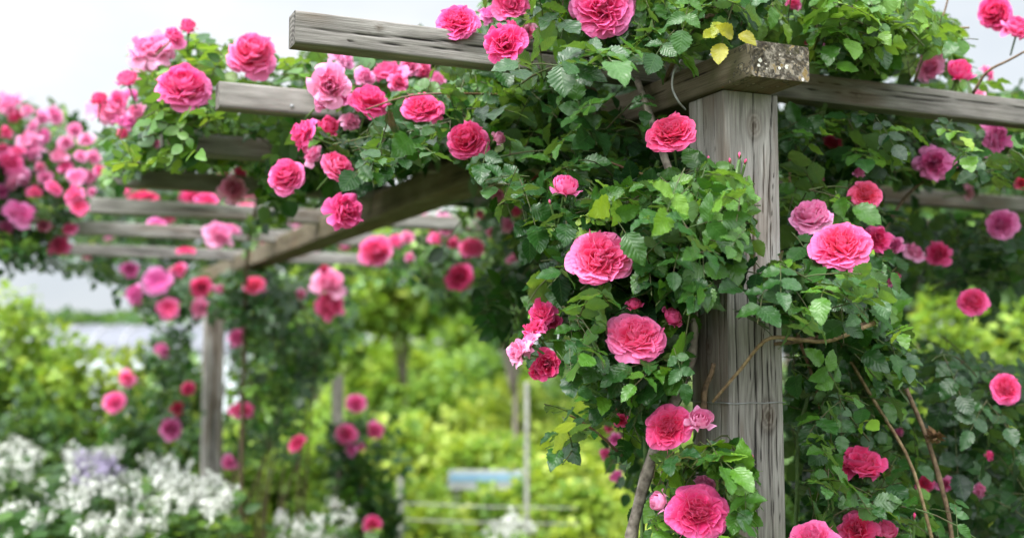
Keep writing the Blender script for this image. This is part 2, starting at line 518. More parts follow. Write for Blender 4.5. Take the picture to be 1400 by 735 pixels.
        mb.add(vcap, fc, tone=t.ravel(), guv=np.stack([a+seed, b, 0*a], -1).reshape(-1, 3), lichen=lic.ravel(), brown=np.zeros(a.size))
    return mb.build(name, material, parent)


BX, BY = 0.976, 1.427          # front-left corner of the near post
BZ = 2.003                     # underside of the beam
RZ0, RZ1 = 2.057, 2.1065       # underside / top of the rafters

pergola = thing('pergola', 'weathered grey wooden pergola of post, long beam and square rafters, overgrown with pink roses', 'pergola', (BX+0.05, BY+0.05, 0))
PO = np.array([BX+0.05, BY+0.05, 0.0])


def rel(x, y, z):
    return np.stack([x-PO[0], y-PO[1], z-PO[2]], -1)


def place_post(x0, y0):
    return lambda a, b, v: rel(x0+a+0.0*v, y0+b, v)


st = np.concatenate([np.arange(-0.1, 1.25, 0.05), np.arange(1.25, BZ-0.001, 0.0035), [BZ-0.0015]])
rc = np.random.default_rng(4)
XC = []
for k in range(16):
    u = rc.uniform(0.006, 0.094); v0 = rc.uniform(1.3, 1.85); XC.append((int(rc.choice([0, 0, 3])), u, u+rc.normal(0, 0.006), v0, v0+rc.uniform(0.08, 0.4), rc.uniform(0.0004, 0.0009), rc.uniform(0.001, 0.003)))
wood_bar('post', WOOD_POST, pergola, 0.1, 0.1, st, place_post(BX, BY), 3,
         knots=[(0, 0.054, 1.952, 0.012), (0, 0.070, 1.515, 0.014), (3, 0.05, 1.62, 0.008)],
         cracks=[(0, 0.046, 0.052, 1.2, 2.02, 0.0011, 0.004), (0, 0.072, 0.088, 1.72, 2.02, 0.0010, 0.003), (0, 0.020, 0.012, 1.35, 1.85, 0.0007, 0.002),
                 (0, 0.075, 0.070, 1.3, 1.62, 0.0008, 0.003), (0, 0.088, 0.080, 1.35, 1.9, 0.0005, 0.002), (3, 0.04, 0.05, 1.4, 2.0, 0.0008, 0.003),
                 (3, 0.08, 0.075, 1.3, 1.9, 0.0007, 0.002)]+XC, pstep=0.0016, bevel=0.004)
# rough hewn edge and cracks are in the mesh; the far post is coarser
st = np.arange(-0.1, BZ, 0.03)
wood_bar('post', WOOD_POST, pergola, 0.1, 0.1, np.append(st, BZ-0.0015), place_post(BX, 6.25), 8, pstep=0.008, cracks=[(0, 0.05, 0.05, 0.2, 1.9, 0.002, 0.004)])
# beam: v runs along +Y
st = np.concatenate([np.arange(1.343, 2.6, 0.004), np.arange(2.6, 6.6, 0.03)])
wood_bar('beam', WOOD_BEAM, pergola, 0.102, 0.0525, st, lambda a, b, v: rel(0.966+a, v, BZ+b*(1+0.42*np.clip((v-1.70)/0.3, 0, 1))), 5,
         knots=[(3, 0.03, 1.75, 0.009)], cracks=[(3, 0.018, 0.030, 1.36, 1.9, 0.0009, 0.002), (3, 0.035, 0.03, 1.8, 2.6, 0.001, 0.002)], pstep=0.0022, bevel=0.005, lichen_end=0)
# rafters: v runs along +X ; (name, y, left end, right end)
RAFT = [(1.630, 0.373, 3.30, 21), (2.110, 0.345, 3.32, 22), (2.630, 0.307, 3.28, 23), (3.190, 0.252, 3.3, 24),
        (3.815, 0.234, 3.3, 25), (4.500, 0.228, 3.3, 26), (5.410, 0.213, 3.3, 27)]
for i, (ry, x0, x1, sd) in enumerate(RAFT):
    fine = i == 0
    mid = i < 3
    if fine: st = np.concatenate([np.arange(x0, 2.0, 0.0045), np.arange(2.0, x1, 0.03)])
    else: st = np.arange(x0, x1, 0.012 if mid else 0.02)
    tilt = (i % 3-1)*0.0008
    kn = [(0, 0.016, 0.62, 0.006), (0, 0.030, 1.40, 0.007), (0, 0.012, 0.50, 0.004)] if fine else [(0, 0.02, 0.9, 0.008), (0, 0.03, 1.9, 0.008)]
    ck = [(0, 0.026, 0.020, 0.34, 0.86, 0.0012, 0.003), (0, 0.036, 0.032, 0.45, 0.8, 0.0008, 0.002), (0, 0.012, 0.018, 1.3, 1.9, 0.0009, 0.002),
          (0, 0.03, 0.022, 1.2, 1.7, 0.0008, 0.002)] if fine else [(0, 0.02, 0.03, x0, 1.2, 0.0014, 0.003)]
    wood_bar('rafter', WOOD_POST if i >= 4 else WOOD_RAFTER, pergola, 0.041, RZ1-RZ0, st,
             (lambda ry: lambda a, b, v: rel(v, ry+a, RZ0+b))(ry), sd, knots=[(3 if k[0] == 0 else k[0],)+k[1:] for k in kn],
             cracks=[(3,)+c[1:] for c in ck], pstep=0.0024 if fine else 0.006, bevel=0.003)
# wire tied round the near post and wire loop at the beam
mb = MB()
for zz in (1.5345,):
    m = 0.0012
    q = [(BX-m, BY-m), (BX+.1+m, BY-m), (BX+.1+m, BY+.1+m), (BX-m, BY+.1+m), (BX-m, BY-m)]
    pts = []
    for (xa, ya), (xb, yb) in zip(q[:-1], q[1:]):
        for t in np.linspace(0, 1, 8, endpoint=False): pts.append((xa+(xb-xa)*t-PO[0], ya+(yb-ya)*t-PO[1], zz+0.0006*math.sin(9*xa+14*t)))
    pts.append(pts[0])
    tube(mb, pts, 0.0009, 5)
mb.build('wire_tie', WIRE, pergola)
mb = MB()
lp = [at(931, 82, 1.70), at(921, 100, 1.69), at(919, 120, 1.69), at(927, 138, 1.69), at(937, 150, 1.72)]
tube(mb, smooth_path(lp, 18)-PO, 0.0016, 6)
mb.build('wire_loop', WIRE, pergola)
# screw heads on the rafter faces
for (px, py, ry) in ((635, 50, 1.630), (399, 145, 2.110)):
    d = CAM; r = at(px, py, 1.0)-CAM; t = (ry-0.0008)/r[1]; p = CAM+r*t
    mb = MB(); tube(mb, [p-PO+[0, -0.0012, 0], p-PO+[0, 0.002, 0]], [0.0032, 0.0034], 12)
    mb.build('screw_head', WIRE, pergola)


# ------------------------------------------------------------------ leaves
def leaflet(nseg, across, Lw=0.36, teeth=0.0, fold=0.25, curl=0.25, wav=0.03, seed=0):
    """unit leaflet: base at the origin, along +Y, face up +Z; returns verts, faces, luv"""
    s = np.linspace(0, 1, nseg)[:, None]
    w = np.linspace(-1, 1, across)[None, :]
    prof = Lw*np.sin(np.pi*np.clip(s, 0, 1)**0.80)**0.78*(1-0.12*s)
    prof = np.maximum(prof, 0.004)
    if teeth:
        tz = np.where(np.arange(nseg)[:, None] % 2 == 1, 1+teeth, 1-teeth*0.35)
        prof = np.where(np.abs(w) > 0.99, prof*tz, prof)
    X = w*prof
    Y = s+0*w+np.where(np.abs(w) > 0.99, -0.02 if teeth else 0, 0)
    Z = fold*np.abs(X)*(1-0.25*np.abs(w))-curl*s**2*0.55+wav*np.sin(s*17+seed+w*1.5)*np.abs(w)
    # quilting between the veins
    Z = Z+0.012*np.cos((s*7.5-np.abs(w)*2.2)*2*np.pi)*np.abs(w)*(1-np.abs(w))*(2 if across > 3 else 0)
    V = np.stack([X, Y, Z], -1).reshape(-1, 3)
    luv = np.stack([w+0*s, s+0*w, 0*s+0*w], -1).reshape(-1, 3)
    return V, grid_faces(nseg, across), luv


HI = [leaflet(15, 5, lw, 0.13, fo, cu, wa, k) for k, (lw, fo, cu, wa) in enumerate(
    [(0.37, 0.22, 0.22, 0.02), (0.34, 0.40, 0.40, 0.03), (0.39, 0.12, 0.10, 0.02), (0.35, 0.30, -0.12, 0.03), (0.36, 0.20, 0.55, 0.04), (0.33, 0.5, 0.3, 0.03)])]
MD = [leaflet(7, 3, lw, 0.0, fo, cu, wa, k) for k, (lw, fo, cu, wa) in enumerate(
    [(0.37, 0.25, 0.25, 0.0), (0.34, 0.4, 0.45, 0.02), (0.39, 0.12, 0.1, 0.02), (0.35, 0.3, -0.12, 0.0)])]
LO = [leaflet(4, 3, lw, 0.0, fo, cu, 0.0, k) for k, (lw, fo, cu) in enumerate([(0.40, 0.3, 0.3), (0.36, 0.45, 0.2), (0.42, 0.15, 0.45)])]
LODS = {'hi': HI, 'md': MD, 'lo': LO}


def nrmz(v):
    v = np.asarray(v, float)
    return v/(np.linalg.norm(v, axis=-1, keepdims=True)+1e-9)


class Foliage:
    """gathers leaflets (position, along, normal, size, tone) and builds one mesh"""
    def __init__(s):
        s.rec = []

    def add(s, p, along, nor, size, tone):
        s.rec.append((p, along, nor, size, tone))

    def build(s, name, parent, lod, material, origin):
        if not s.rec: return None
        protos = LODS[lod]
        P = np.array([r[0] for r in s.rec]); A = nrmz(np.array([r[1] for r in s.rec])); Nn = np.array([r[2] for r in s.rec])
        S = np.array([r[3] for r in s.rec]); T = np.array([r[4] for r in s.rec])
        X = nrmz(np.cross(A, Nn)); Z = np.cross(X, A)
        pick = RNG.integers(0, len(protos), len(P))
        mb = MB()
        for k, (v, f, luv) in enumerate(protos):
            idx = np.nonzero(pick == k)[0]
            if not len(idx): continue
            sx = S[idx]*RNG.uniform(0.85, 1.12, len(idx))
            V = (v[None, :, 0:1]*sx[:, None, None]*X[idx][:, None, :]+v[None, :, 1:2]*S[idx][:, None, None]*A[idx][:, None, :]
                 + v[None, :, 2:3]*S[idx][:, None, None]*Z[idx][:, None, :]+P[idx][:, None, :])
            n = len(v)
            Fq = (f[None]+(np.arange(len(idx))*n)[:, None, None]).reshape(-1, 4)
            mb.add(V.reshape(-1, 3), Fq, tone=np.repeat(T[idx], n), luv=np.tile(luv, (len(idx), 1)))
        return mb.build(name, material, parent, origin)


BLOOMS = []      # (px, py, radius_px, depth) : leaves are kept from growing across a bloom
KEEP = []        # (polygon, depth) : wood that stays clear of leaves


def blocked(p, margin=0.9):
    x, y, z = proj(p)
    for (bx, by, br, bd) in BLOOMS:
        if z < bd+0.012 and (x-bx)**2+(y-by)**2 < (br*margin)**2: return True
    for poly, d in KEEP:
        if z < d and inpoly(x, y, poly): return True
    q = p
    if BX-0.012 < q[0] < BX+0.112 and BY-0.012 < q[1] < BY+0.112 and q[2] < BZ: return True
    if 0.955 < q[0] < 1.078 and 1.34 < q[1] < 6.5 and BZ-0.01 < q[2] < BZ+0.080: return True
    if RZ0-0.008 < q[2] < RZ1+0.008:
        for (ry, x0, x1, sd) in RAFT:
            if ry-0.008 < q[1] < ry+0.049 and x0-0.008 < q[0] < x1: return True
    return False


def compound(fol, stems, p, along, nor, L, tone, n=5, check=None):
    """rose leaf of n leaflets on a short rachis of length L"""
    along = nrmz(along); nor = nrmz(nor-np.dot(nor, along)*along); side = np.cross(along, nor)
    pts = []
    for t in np.linspace(0, 1, 4): pts.append(p+along*L*t-np.array([0, 0, 1.0])*0.22*L*t*t)
    if check is not None and not check(pts[-1]+along*L*0.3): return False
    ls = L*0.565
    R = RNG
    tip = nrmz(pts[-1]-pts[-2])
    todo = [(pts[-1], tip, ls*1.12)]
    if n >= 3: todo += [(pts[2], nrmz(tip*0.42+side), ls*0.98), (pts[2], nrmz(tip*0.42-side), ls*0.98)]
    if n >= 5:
        q = p+(pts[1]-p)*0.9
        todo += [(q, nrmz(along*0.25+side), ls*0.80), (q, nrmz(along*0.25-side), ls*0.80)]
    ok = False
    if any(blocked(q) for q in pts): return False
    L *= 1.0
    for (q, d, sz) in todo:
        d = nrmz(d+R.normal(0, 0.13, 3)+np.array([0, 0, -0.10]))
        nn = nrmz(nor+R.normal(0, 0.22, 3))
        if blocked(q+d*sz*0.5) or blocked(q+d*sz*0.95): continue
        fol.add(q, d, nn, sz*R.uniform(0.85, 1.15), float(np.clip(tone+R.normal(0, 0.06), 0, 0.90)) if R.random() > 0.003 else 0.94)
        ok = True
    if ok and stems is not None:
        tube(stems, np.array(pts), [L*0.014, L*0.010], 4, False) if False else tube(stems, np.array(pts), np.linspace(L*0.016, L*0.009, 4), 4, False)
    return ok


def grow(fol, stems, poly, dr, n, L=0.075, tone=(0.35, 0.12), out=(0, -1, 0), young=0.08, length=(0.10, 0.24), up=0.2, leafn=5,
         jit=6.0, outw=0.7, clump=0.55, every=0.030):
    """n leafy shoots inside the volume seen through poly between the depths dr"""
    xs = [p[0] for p in poly]; ys = [p[1] for p in poly]
    R = RNG; out = np.asarray(out, float)
    k = 0; guard = 0
    while k < n and guard < n*40:
        guard += 1
        x = R.uniform(min(xs), max(xs)); y = R.uniform(min(ys), max(ys))
        if not inpoly(x, y, poly): continue
        k += 1
        d = R.uniform(*dr)
        p = at(x, y, d)
        dirn = nrmz(R.normal(0, 1, 3)*np.array([1, 1, 0.6])+out*0.5+np.array([0, 0, up]))
        bend = R.normal(0, 0.5, 3)+np.array([0, 0, -0.6])
        Ls = R.uniform(*length)
        t0 = float(np.clip(R.normal(tone[0], tone[1]), 0.02, 0.9))
        if R.random() < young: t0 = R.uniform(0.62, 0.80)
        m = max(3, int(Ls/every))
        pts = [p+dirn*Ls*s+bend*Ls*0.35*s*s for s in np.linspace(-0.3, 0.7, m+1)]

        def ok(q):
            a, b, z = proj(q)
            return bool(inpoly(a+R.normal(0, jit), b+R.normal(0, jit), poly))
        good = [ok(q) and not blocked(q) for q in pts]
        if stems is not None and all(good) and all(not blocked(q) for q in pts):
            tube(stems, np.array(pts), np.linspace(0.0017, 0.0008, len(pts))*(L/0.075), 5, False)
        ph = R.uniform(0, 6.28)
        for i, q in enumerate(pts):
            if not good[i]: continue
            tdir = nrmz(pts[min(i+1, m)]-pts[max(i-1, 0)])
            a1 = nrmz(np.cross(tdir, [0.2, 0.1, 0.97])); a2 = np.cross(tdir, a1)
            ph += 2.4
            al = nrmz(a1*math.cos(ph)+a2*math.sin(ph)+0.45*tdir+out*0.35+np.array([0, 0, -0.10]))
            nor = nrmz(np.array([0, 0, 1.0])*R.uniform(0.45, 1.0)+out*R.uniform(0.2, 1.0)*outw+R.normal(0, 0.35, 3))
            young_tip = 0.10*(i/m)
            compound(fol, stems, q, al, nor, L*R.uniform(0.7, 1.2)*(1-0.25*i/m), t0+young_tip, leafn if R.random() < 0.75 else 3, ok)


SKY_L = [(-300, -300), (640, -300), (640, 8), (600, 34), (395, 10), (395, 62), (470, 80), (430, 84), (395, 74), (300, 60), (262, 20), (180, 60), (130, 140), (70, 140), (0, 120), (-300, 120)]
SKY_R = [(1250, -300), (1800, -300), (1800, 60), (1400, 110), (1340, 90), (1270, 75), (1240, 10)]


def grow_box(fol, stems, x, y, z, n, L=0.075, tone=(0.3, 0.12)):
    """leafy runners lying over the rafters inside a box of space"""
    R = RNG

    def nosky(w):
        for e in ((0, 0, 0), (0.04, 0, 0), (-0.04, 0, 0), (0, 0, 0.05)):
            a, b, zz = proj(w+np.array(e))
            if inpoly(a, b, SKY_L) or inpoly(a, b, SKY_R): return False
        return True
    for k in range(n):
        p = np.array([R.uniform(*x), R.uniform(*y), R.uniform(*z)])
        d = nrmz(np.array([R.normal(), R.normal(), R.normal()*0.25])); Ls = R.uniform(0.15, 0.3)
        t0 = float(np.clip(R.normal(*tone), 0.02, 0.75)); ph = R.uniform(0, 6.28)
        for s in np.arange(0, Ls, 0.03):
            q = p+d*s-np.array([0, 0, 0.5])*s*s
            a, b, zz = proj(q)
            if inpoly(a, b, SKY_L) or inpoly(a, b, SKY_R) or blocked(q): continue
            a1 = nrmz(np.cross(d, [0.1, 0.2, 0.97])); a2 = np.cross(d, a1); ph += 2.4
            al = nrmz(a1*math.cos(ph)+a2*math.sin(ph)*0.6+0.4*d)
            compound(fol, stems, q, al, nrmz(np.array([0, 0, 1.0])+R.normal(0, 0.35, 3)), L*R.uniform(0.75, 1.2), t0, 5, nosky)


# ------------------------------------------------------------------ blooms
def petal(mb, rng, az, r_tip, z_tip, wid, p1, base=(0.03, -0.30), tw=0.0, cup=0.25, cupz=0.0, ruf=0.03, wrap=0.0, roll=0.0, t=0.0,
          nS=8, nW=9, notch=0.06, rnd=0.22, sharp=0.0):
    s = np.linspace(0, 1, nS)[:, None]; w = np.linspace(-1, 1, nW)[None, :]
    se = s*(1-rnd*np.abs(w)**2.4)-notch*np.exp(-(w/0.22)**2)*s**4+sharp*np.exp(-(w/0.18)**2)*s**5
    r0, z0 = base
    r = (1-se)**2*r0+2*se*(1-se)*p1[0]+se**2*r_tip
    z = (1-se)**2*z0+2*se*(1-se)*p1[1]+se**2*z_tip
    Wd = wid*(0.22+0.78*np.clip(se, 0, 1.1)**0.75)
    x = w*Wd
    ph = rng.uniform(0, 6.28, 4)
    k1, k2 = rng.uniform(2.2, 4.2), rng.uniform(5, 8)
    rf = ruf*s**2.2*(np.sin(w*k1+ph[0])+0.55*np.sin(w*k2+ph[1]+s*2)*np.abs(w))
    ti = rng.normal(0, 0.5)*ruf*w*s*1.5
    flat = abs(z_tip-p1[1]) < abs(r_tip-p1[0])
    r = r-cup*x*x/max(wid, 1e-3)+(0 if flat else 1)*(rf+ti)
    z = z+cupz*x*x/max(wid, 1e-3)+(1 if flat else 0.25)*(rf+ti)-roll*s**4*(0.5+np.abs(w))*wid
    if wrap > 0:
        phi = az+wrap*x/np.maximum(r, 0.16)
        X = r*np.cos(phi); Y = r*np.sin(phi)
    else:
        rr = r+x*math.sin(tw); tt = x*math.cos(tw)
        X = rr*math.cos(az)-tt*math.sin(az); Y = rr*math.sin(az)+tt*math.cos(az)
    V = np.stack([X, Y, z+0*x], -1).reshape(-1, 3)
    n = nS*nW
    # inner surface of the petal faces +Z/axis
    mb.add(V, grid_faces(nS, nW)[:, ::-1], ps=np.clip(s+0*w, 0, 1).ravel(), pt=np.full(n, t), pr=np.full(n, rng.random()**1.5), pw=(w*0.5+0*s+0.3).ravel())


def bloom_mesh(kind, seed):
    rng = np.random.default_rng(seed)
    mb = MB()
    GA = 2.39996
    if kind in ('rosette', 'loose', 'side'):
        Np = {'rosette': 84, 'loose': 46, 'side': 70}[kind]
        q = rng.integers(4, 6)
        for k in range(Np):
            t = k/(Np-1)
            rt = (1-t)**0.70*0.98+0.03
            if k < 7: rt *= rng.uniform(0.93, 1.06)
            az = k*GA+rng.normal(0, 0.22)
            inner = t > (0.17 if kind == 'rosette' else 0.25)
            zt = (0.20 if kind == 'rosette' else 0.34)*(1-rt**2)-0.14*(rt > 0.8)*(rt-0.8)/0.2-0.10*math.exp(-(rt/0.16)**2)+rng.normal(0, 0.016)
            wid = ((0.12+0.24*rt) if (kind == 'rosette' and inner) else (0.14+0.30*rt))*rng.uniform(0.85, 1.2)
            ruf = 0.055 if not inner else 0.032
            tw = rng.normal(0, 0.55 if kind == 'rosette' else 0.3) if inner else rng.normal(0, 0.08)
            if kind == 'loose':
                rt = rt*rng.uniform(0.72, 1.2); zt = zt+rng.normal(0, 0.13); ruf *= 2.4; wid *= 1.15; tw *= 1.2
            if kind == 'side':
                zt = zt*1.5+0.12*(1-rt)+rng.normal(0, 0.06); ruf *= 1.4
            if inner:
                p1 = (rt*(0.60+0.42*t)*rng.uniform(0.95, 1.08)+0.02, zt-(0.10+0.26*t)*rng.uniform(0.7, 1.3))
                if kind != 'rosette': p1 = (rt*rng.uniform(0.80, 1.05)+0.02, zt-0.34*rng.uniform(0.7, 1.2))
                petal(mb, rng, az, rt*rng.uniform(0.86, 1.0), zt, wid, p1, tw=tw, cup=rng.uniform(-0.2, 0.55), ruf=ruf, t=float(np.clip((1.0-rt)/0.62, 0, 1)), rnd=0.16, notch=0.04, roll=rng.uniform(0.0, 0.25))
            else:
                p1 = (rt*0.62, -0.14+0.10*t)
                petal(mb, rng, az, rt, zt, wid*1.12, p1, tw=tw, cup=0.10, cupz=0.20, ruf=ruf, roll=rng.uniform(0.05, 0.4), t=t*0.9, rnd=0.26, notch=0.05, nS=9, nW=11,
                      sharp=rng.uniform(0.0, 0.05))
        # folded quarters of tiny petals in the middle
        for k in range(22):
            az = rng.uniform(0, 6.28); rt = rng.uniform(0.03, 0.34)
            petal(mb, rng, az, rt, 0.24+rng.normal(0, 0.03), 0.11, (rt+0.05, 0.0), tw=rng.normal(0, 1.2), cup=0.9, ruf=0.03, t=1.0, nS=6, nW=6)
    elif kind == 'half':
        for k in range(22):
            t = k/21
            rt = 0.62*(1-t)**0.8+0.05
            zt = 0.20+0.42*t
            az = k*GA
            if k < 4:
                petal(mb, rng, az, rt*1.25, zt-0.05, 0.52, (0.62, -0.12), wrap=0.55, cup=0.0, ruf=0.05, roll=0.30, t=0.1, rnd=0.25, base=(0.05, -0.42), sharp=0.06)
            else:
                petal(mb, rng, az, rt, zt, 0.34+0.12*(1-t), (rt*1.25+0.10, -0.05), wrap=0.9, cup=0.0, ruf=0.025, t=0.3+0.7*t, rnd=0.22, base=(0.05, -0.42))
    elif kind == 'bud':
        for k in range(9):
            t = k/8
            rt = 0.16*(1-t)+0.03
            petal(mb, rng, k*GA, rt, 0.78+0.18*t, 0.36, (0.62-0.25*t, 0.05), wrap=0.95, cup=0.0, ruf=0.015, t=0.5, rnd=0.35, notch=0, base=(0.06, -0.55), sharp=0.06)
    elif kind == 'flat':
        for k in range(13):
            t = k/12
            rt = 1.0-0.42*t
            petal(mb, rng, k*GA, rt, 0.06+0.16*t, 0.50-0.12*t, (rt*0.55, -0.05+0.05*t), base=(0.04, -0.12), cup=0.05, cupz=0.12, ruf=0.05, t=0.15+t*0.85, roll=0.1)
    v = np.concatenate(mb.v)
    me = new_mesh('rose_bloom', v, np.concatenate(mb.f), {k: np.concatenate(x) for k, x in mb.a.items()})
    return me


VARS = {'rosette': [1, 2, 3, 4, 5], 'loose': [11, 12, 13, 14, 15], 'side': [21, 22, 23], 'half': [31, 32], 'bud': [41], 'flat': [51, 52]}
_mesh_cache = {}


def bloom_data(kind, var, colr):
    key = (kind, var, colr)
    if key not in _mesh_cache:
        base = (kind, var, None)
        if base not in _mesh_cache: _mesh_cache[base] = bloom_mesh(kind, var)
        me = _mesh_cache[base].copy(); me.materials.clear(); me.materials.append(PETAL[colr])
        _mesh_cache[key] = me
    return _mesh_cache[key]


def sepal_mesh(bud=False):
    mb = MB()
    # green hip
    a = np.linspace(0, 1, 6)
    tube(mb, [(0, 0, -0.58+0.30*t) for t in a], [0.05, 0.10, 0.13, 0.135, 0.12, 0.10], 8)
    for k in range(5):
        az = k*2*math.pi/5
        s = np.linspace(0, 1, 7)[:, None]; w = np.linspace(-1, 1, 3)[None, :]
        if bud: r = 0.10+0.52*np.sin(s*2.2)*0.78; z = -0.42+1.05*s
        else: r = 0.08+0.55*s; z = -0.36-0.22*s**2+0.1*s
        x = w*0.14*(1-s)**0.7*(1 if not bud else 1.6)
        r = r+0.0*x
        X = r*math.cos(az)-x*math.sin(az); Y = r*math.sin(az)+x*math.cos(az)
        mb.add(np.stack([X, Y, z+0*x], -1).reshape(-1, 3), grid_faces(7, 3))
    v = np.concatenate(mb.v)
    me = new_mesh('sepals', v, np.concatenate(mb.f)); me.materials.append(SEPAL)
    return me


SEP_OPEN, SEP_BUD = sepal_mesh(False), sepal_mesh(True)
COLWORD = {'deep': 'deep magenta', 'pale': 'pale pink', 'coral': 'coral pink', 'mag': 'mauve pink'}
KINDWORD = {'rosette': 'full double bloom', 'loose': 'loose open bloom', 'side': 'double bloom', 'half': 'half-open bloom', 'bud': 'closed bud', 'flat': 'flat open bloom'}


def bloom(plant, px, py, dia, kind, colr, depth, pitch=10, yaw=0, stalk=True, spin=None, squash=1.0):
    """pitch>0: faces upwards, yaw>0: faces to the right of the photo"""
    c = at(px, py, depth)
    to = nrmz(CAM-c)
    right = RIGHT
    if kind == 'rosette': pitch = pitch*1.1
    if (kind in ('loose', 'side') and dia < 66) or (kind == 'rosette' and dia < 44):
        yaw = yaw+float(RNG.normal(0, 26)); pitch = pitch+float(RNG.normal(0, 16))
    fw = nrmz(np.array([to[0], to[1], 0]))
    pr, yr = math.radians(pitch), math.radians(yaw)
    h = fw*math.cos(yr)+right*math.sin(yr)
    zax = nrmz(h*math.cos(pr)+np.array([0, 0, 1])*math.sin(pr))
    xax = nrmz(np.cross(np.array([0.1, 0.2, 0.97]), zax)); yax = np.cross(zax, xax)
    R = dia*0.5*depth/F
    if kind in ('half',): R *= 1.25
    if kind == 'bud': R *= 0.9
    sp = RNG.uniform(0, 6.28) if spin is None else spin
    x2 = xax*math.cos(sp)+yax*math.sin(sp); y2 = -xax*math.sin(sp)+yax*math.cos(sp)
    var = VARS[kind][int(RNG.integers(0, len(VARS[kind])))]
    name = 'rose_bud' if kind in ('bud',) else 'rose_bloom'
    o = bpy.data.objects.new(name, bloom_data(kind, var, colr)); COL.objects.link(o)
    o.parent = plant
    off = c-np.array(plant.location)
    sx, sy = R*RNG.uniform(0.90, 1.10), R*RNG.uniform(0.90, 1.10)
    o.matrix_local = Matrix(((x2[0]*sx, y2[0]*sy, zax[0]*R, off[0]), (x2[1]*sx, y2[1]*sy, zax[1]*R, off[1]), (x2[2]*sx, y2[2]*sy, zax[2]*R, off[2]), (0, 0, 0, 1)))
    if colr in COLWORD: o['label'] = COLWORD[colr]+' '+KINDWORD[kind]
    if stalk:
        sp_ = bpy.data.objects.new('sepals', SEP_BUD if kind == 'bud' else SEP_OPEN); COL.objects.link(sp_); sp_.parent = o
        # stalk in the bloom's own (unit) space, drooping to the plant
        inv = np.array(o.matrix_local.to_3x3().inverted())
        g = inv @ np.array([0, 0, -1.0]); g = g/(np.linalg.norm(g)+1e-9)
        LL = 0.050/R
        away = nrmz(np.array([0, 0, -1.0])*1.7+g*0.8)
        pts = [np.array([0, 0, -0.5])+np.array([0, 0, -1])*LL*0.35*t+away*LL*0.75*t*t for t in np.linspace(0, 1, 8)]
        mb = MB(); tube(mb, pts, np.linspace(0.0021/R, 0.0017/R, 8), 6)
        mb.build('stalk', STEM_GREEN, o)
    return o


def reg_blooms(lst):
    for b in lst: BLOOMS.append((b[0], b[1], b[2]*0.5, b[5]))


#  px, py, diameter px, kind, colour, depth, pitch, yaw
B_NEAR = [
    (821, 349, 95, 'rosette', 'mid', 1.60, 22, 8), (870, 456, 90, 'rosette', 'mid', 1.60, 34, 5), (867, 416, 27, 'half', 'hot', 1.63, 55, -5),
    (919, 434, 36, 'half', 'hot', 1.63, 35, 50), (913, 582, 72, 'rosette', 'hot', 1.60, 18, -12), (958, 573, 44, 'half', 'pale', 1.59, 28, 10),
    (955, 697, 92, 'rosette', 'hot', 1.57, 24, 5), (901, 685, 40, 'half', 'pale', 1.60, 15, -65), (962, 664, 40, 'side', 'pale', 1.66, 60, 0),
    (917, 177, 74, 'rosette', 'deep', 1.62, 34, -8), (773, 255, 46, 'half', 'mid', 1.66, 50, 15), (707, 481, 42, 'loose', 'pale', 1.66, 20, -60),
    (741, 428, 44, 'loose', 'hot', 1.70, 30, -40), (748, 498, 46, 'loose', 'deep', 1.68, 5, 30), (1029, 625, 11, 'bud', 'hot', 1.62, 60, 0),
    (998, 221, 13, 'bud', 'hot', 1.60, 70, -20), (1011, 214, 15, 'bud', 'mid', 1.60, 75, 5), (1019, 222, 13, 'bud', 'hot', 1.60, 60, 30), (969, 217, 11, 'bud', 'mid', 1.62, 60, -20),
    (752, 277, 12, 'bud', 'mid', 1.66, 60, -30), (849, 574, 22, 'loose', 'hot', 1.80, 20, 0), (838, 556, 14, 'half', 'mid', 1.8, 20, 0),
]
B_NEAR += [(728, 447, 40, 'loose', 'hot', 1.69, 20, -20), (722, 468, 36, 'loose', 'pale', 1.67, 25, -30), (735, 506, 30, 'loose', 'deep', 1.69, 0, -10), (757, 440, 26, 'loose', 'hot', 1.72, 30, 20)]
B_TOP = [
    (825, 8, 96, 'rosette', 'mid', 1.74, 8, 5), (690, 58, 62, 'loose', 'hot', 1.62, 10, -15), (625, 27, 60, 'rosette', 'hot', 1.78, 20, -5),
    (697, 4, 56, 'loose', 'mid', 1.86, 20, 0), (668, 18, 30, 'loose', 'mag', 1.95, 20, 0), (722, 44, 26, 'loose', 'pale', 1.80, 10, 0),
    (638, 190, 58, 'side', 'hot', 1.86, 25, 12), (682, 189, 24, 'half', 'pale', 1.86, 20, 40), (578, 144, 62, 'rosette', 'hot', 1.98, 32, 5),
    (505, 137, 62, 'side', 'hot', 2.05, 30, -10), (450, 116, 60, 'loose', 'pale', 2.02, 20, -20), (531, 97, 52, 'loose', 'mid', 2.2, 25, 0),
    (414, 183, 50, 'side', 'hot', 2.05, 10, -30), (450, 172, 32, 'half', 'hot', 2.08, 20, 20), (427, 211, 30, 'loose', 'pale', 2.10, 0, 0),
    (392, 239, 56, 'side', 'mid', 2.08, 20, -15), (462, 227, 54, 'side', 'mid', 2.05, 5, 20), (472, 286, 54, 'loose', 'hot', 2.02, 10, 15),
    (480, 165, 28, 'loose', 'pale', 2.12, 10, 0), (470, 78, 42, 'loose', 'pale', 2.5, 30, 0), (577, 95, 32, 'loose', 'mid', 2.3, 25, 0),
    (700, 36, 22, 'half', 'hot', 1.7, 20, 40),
]
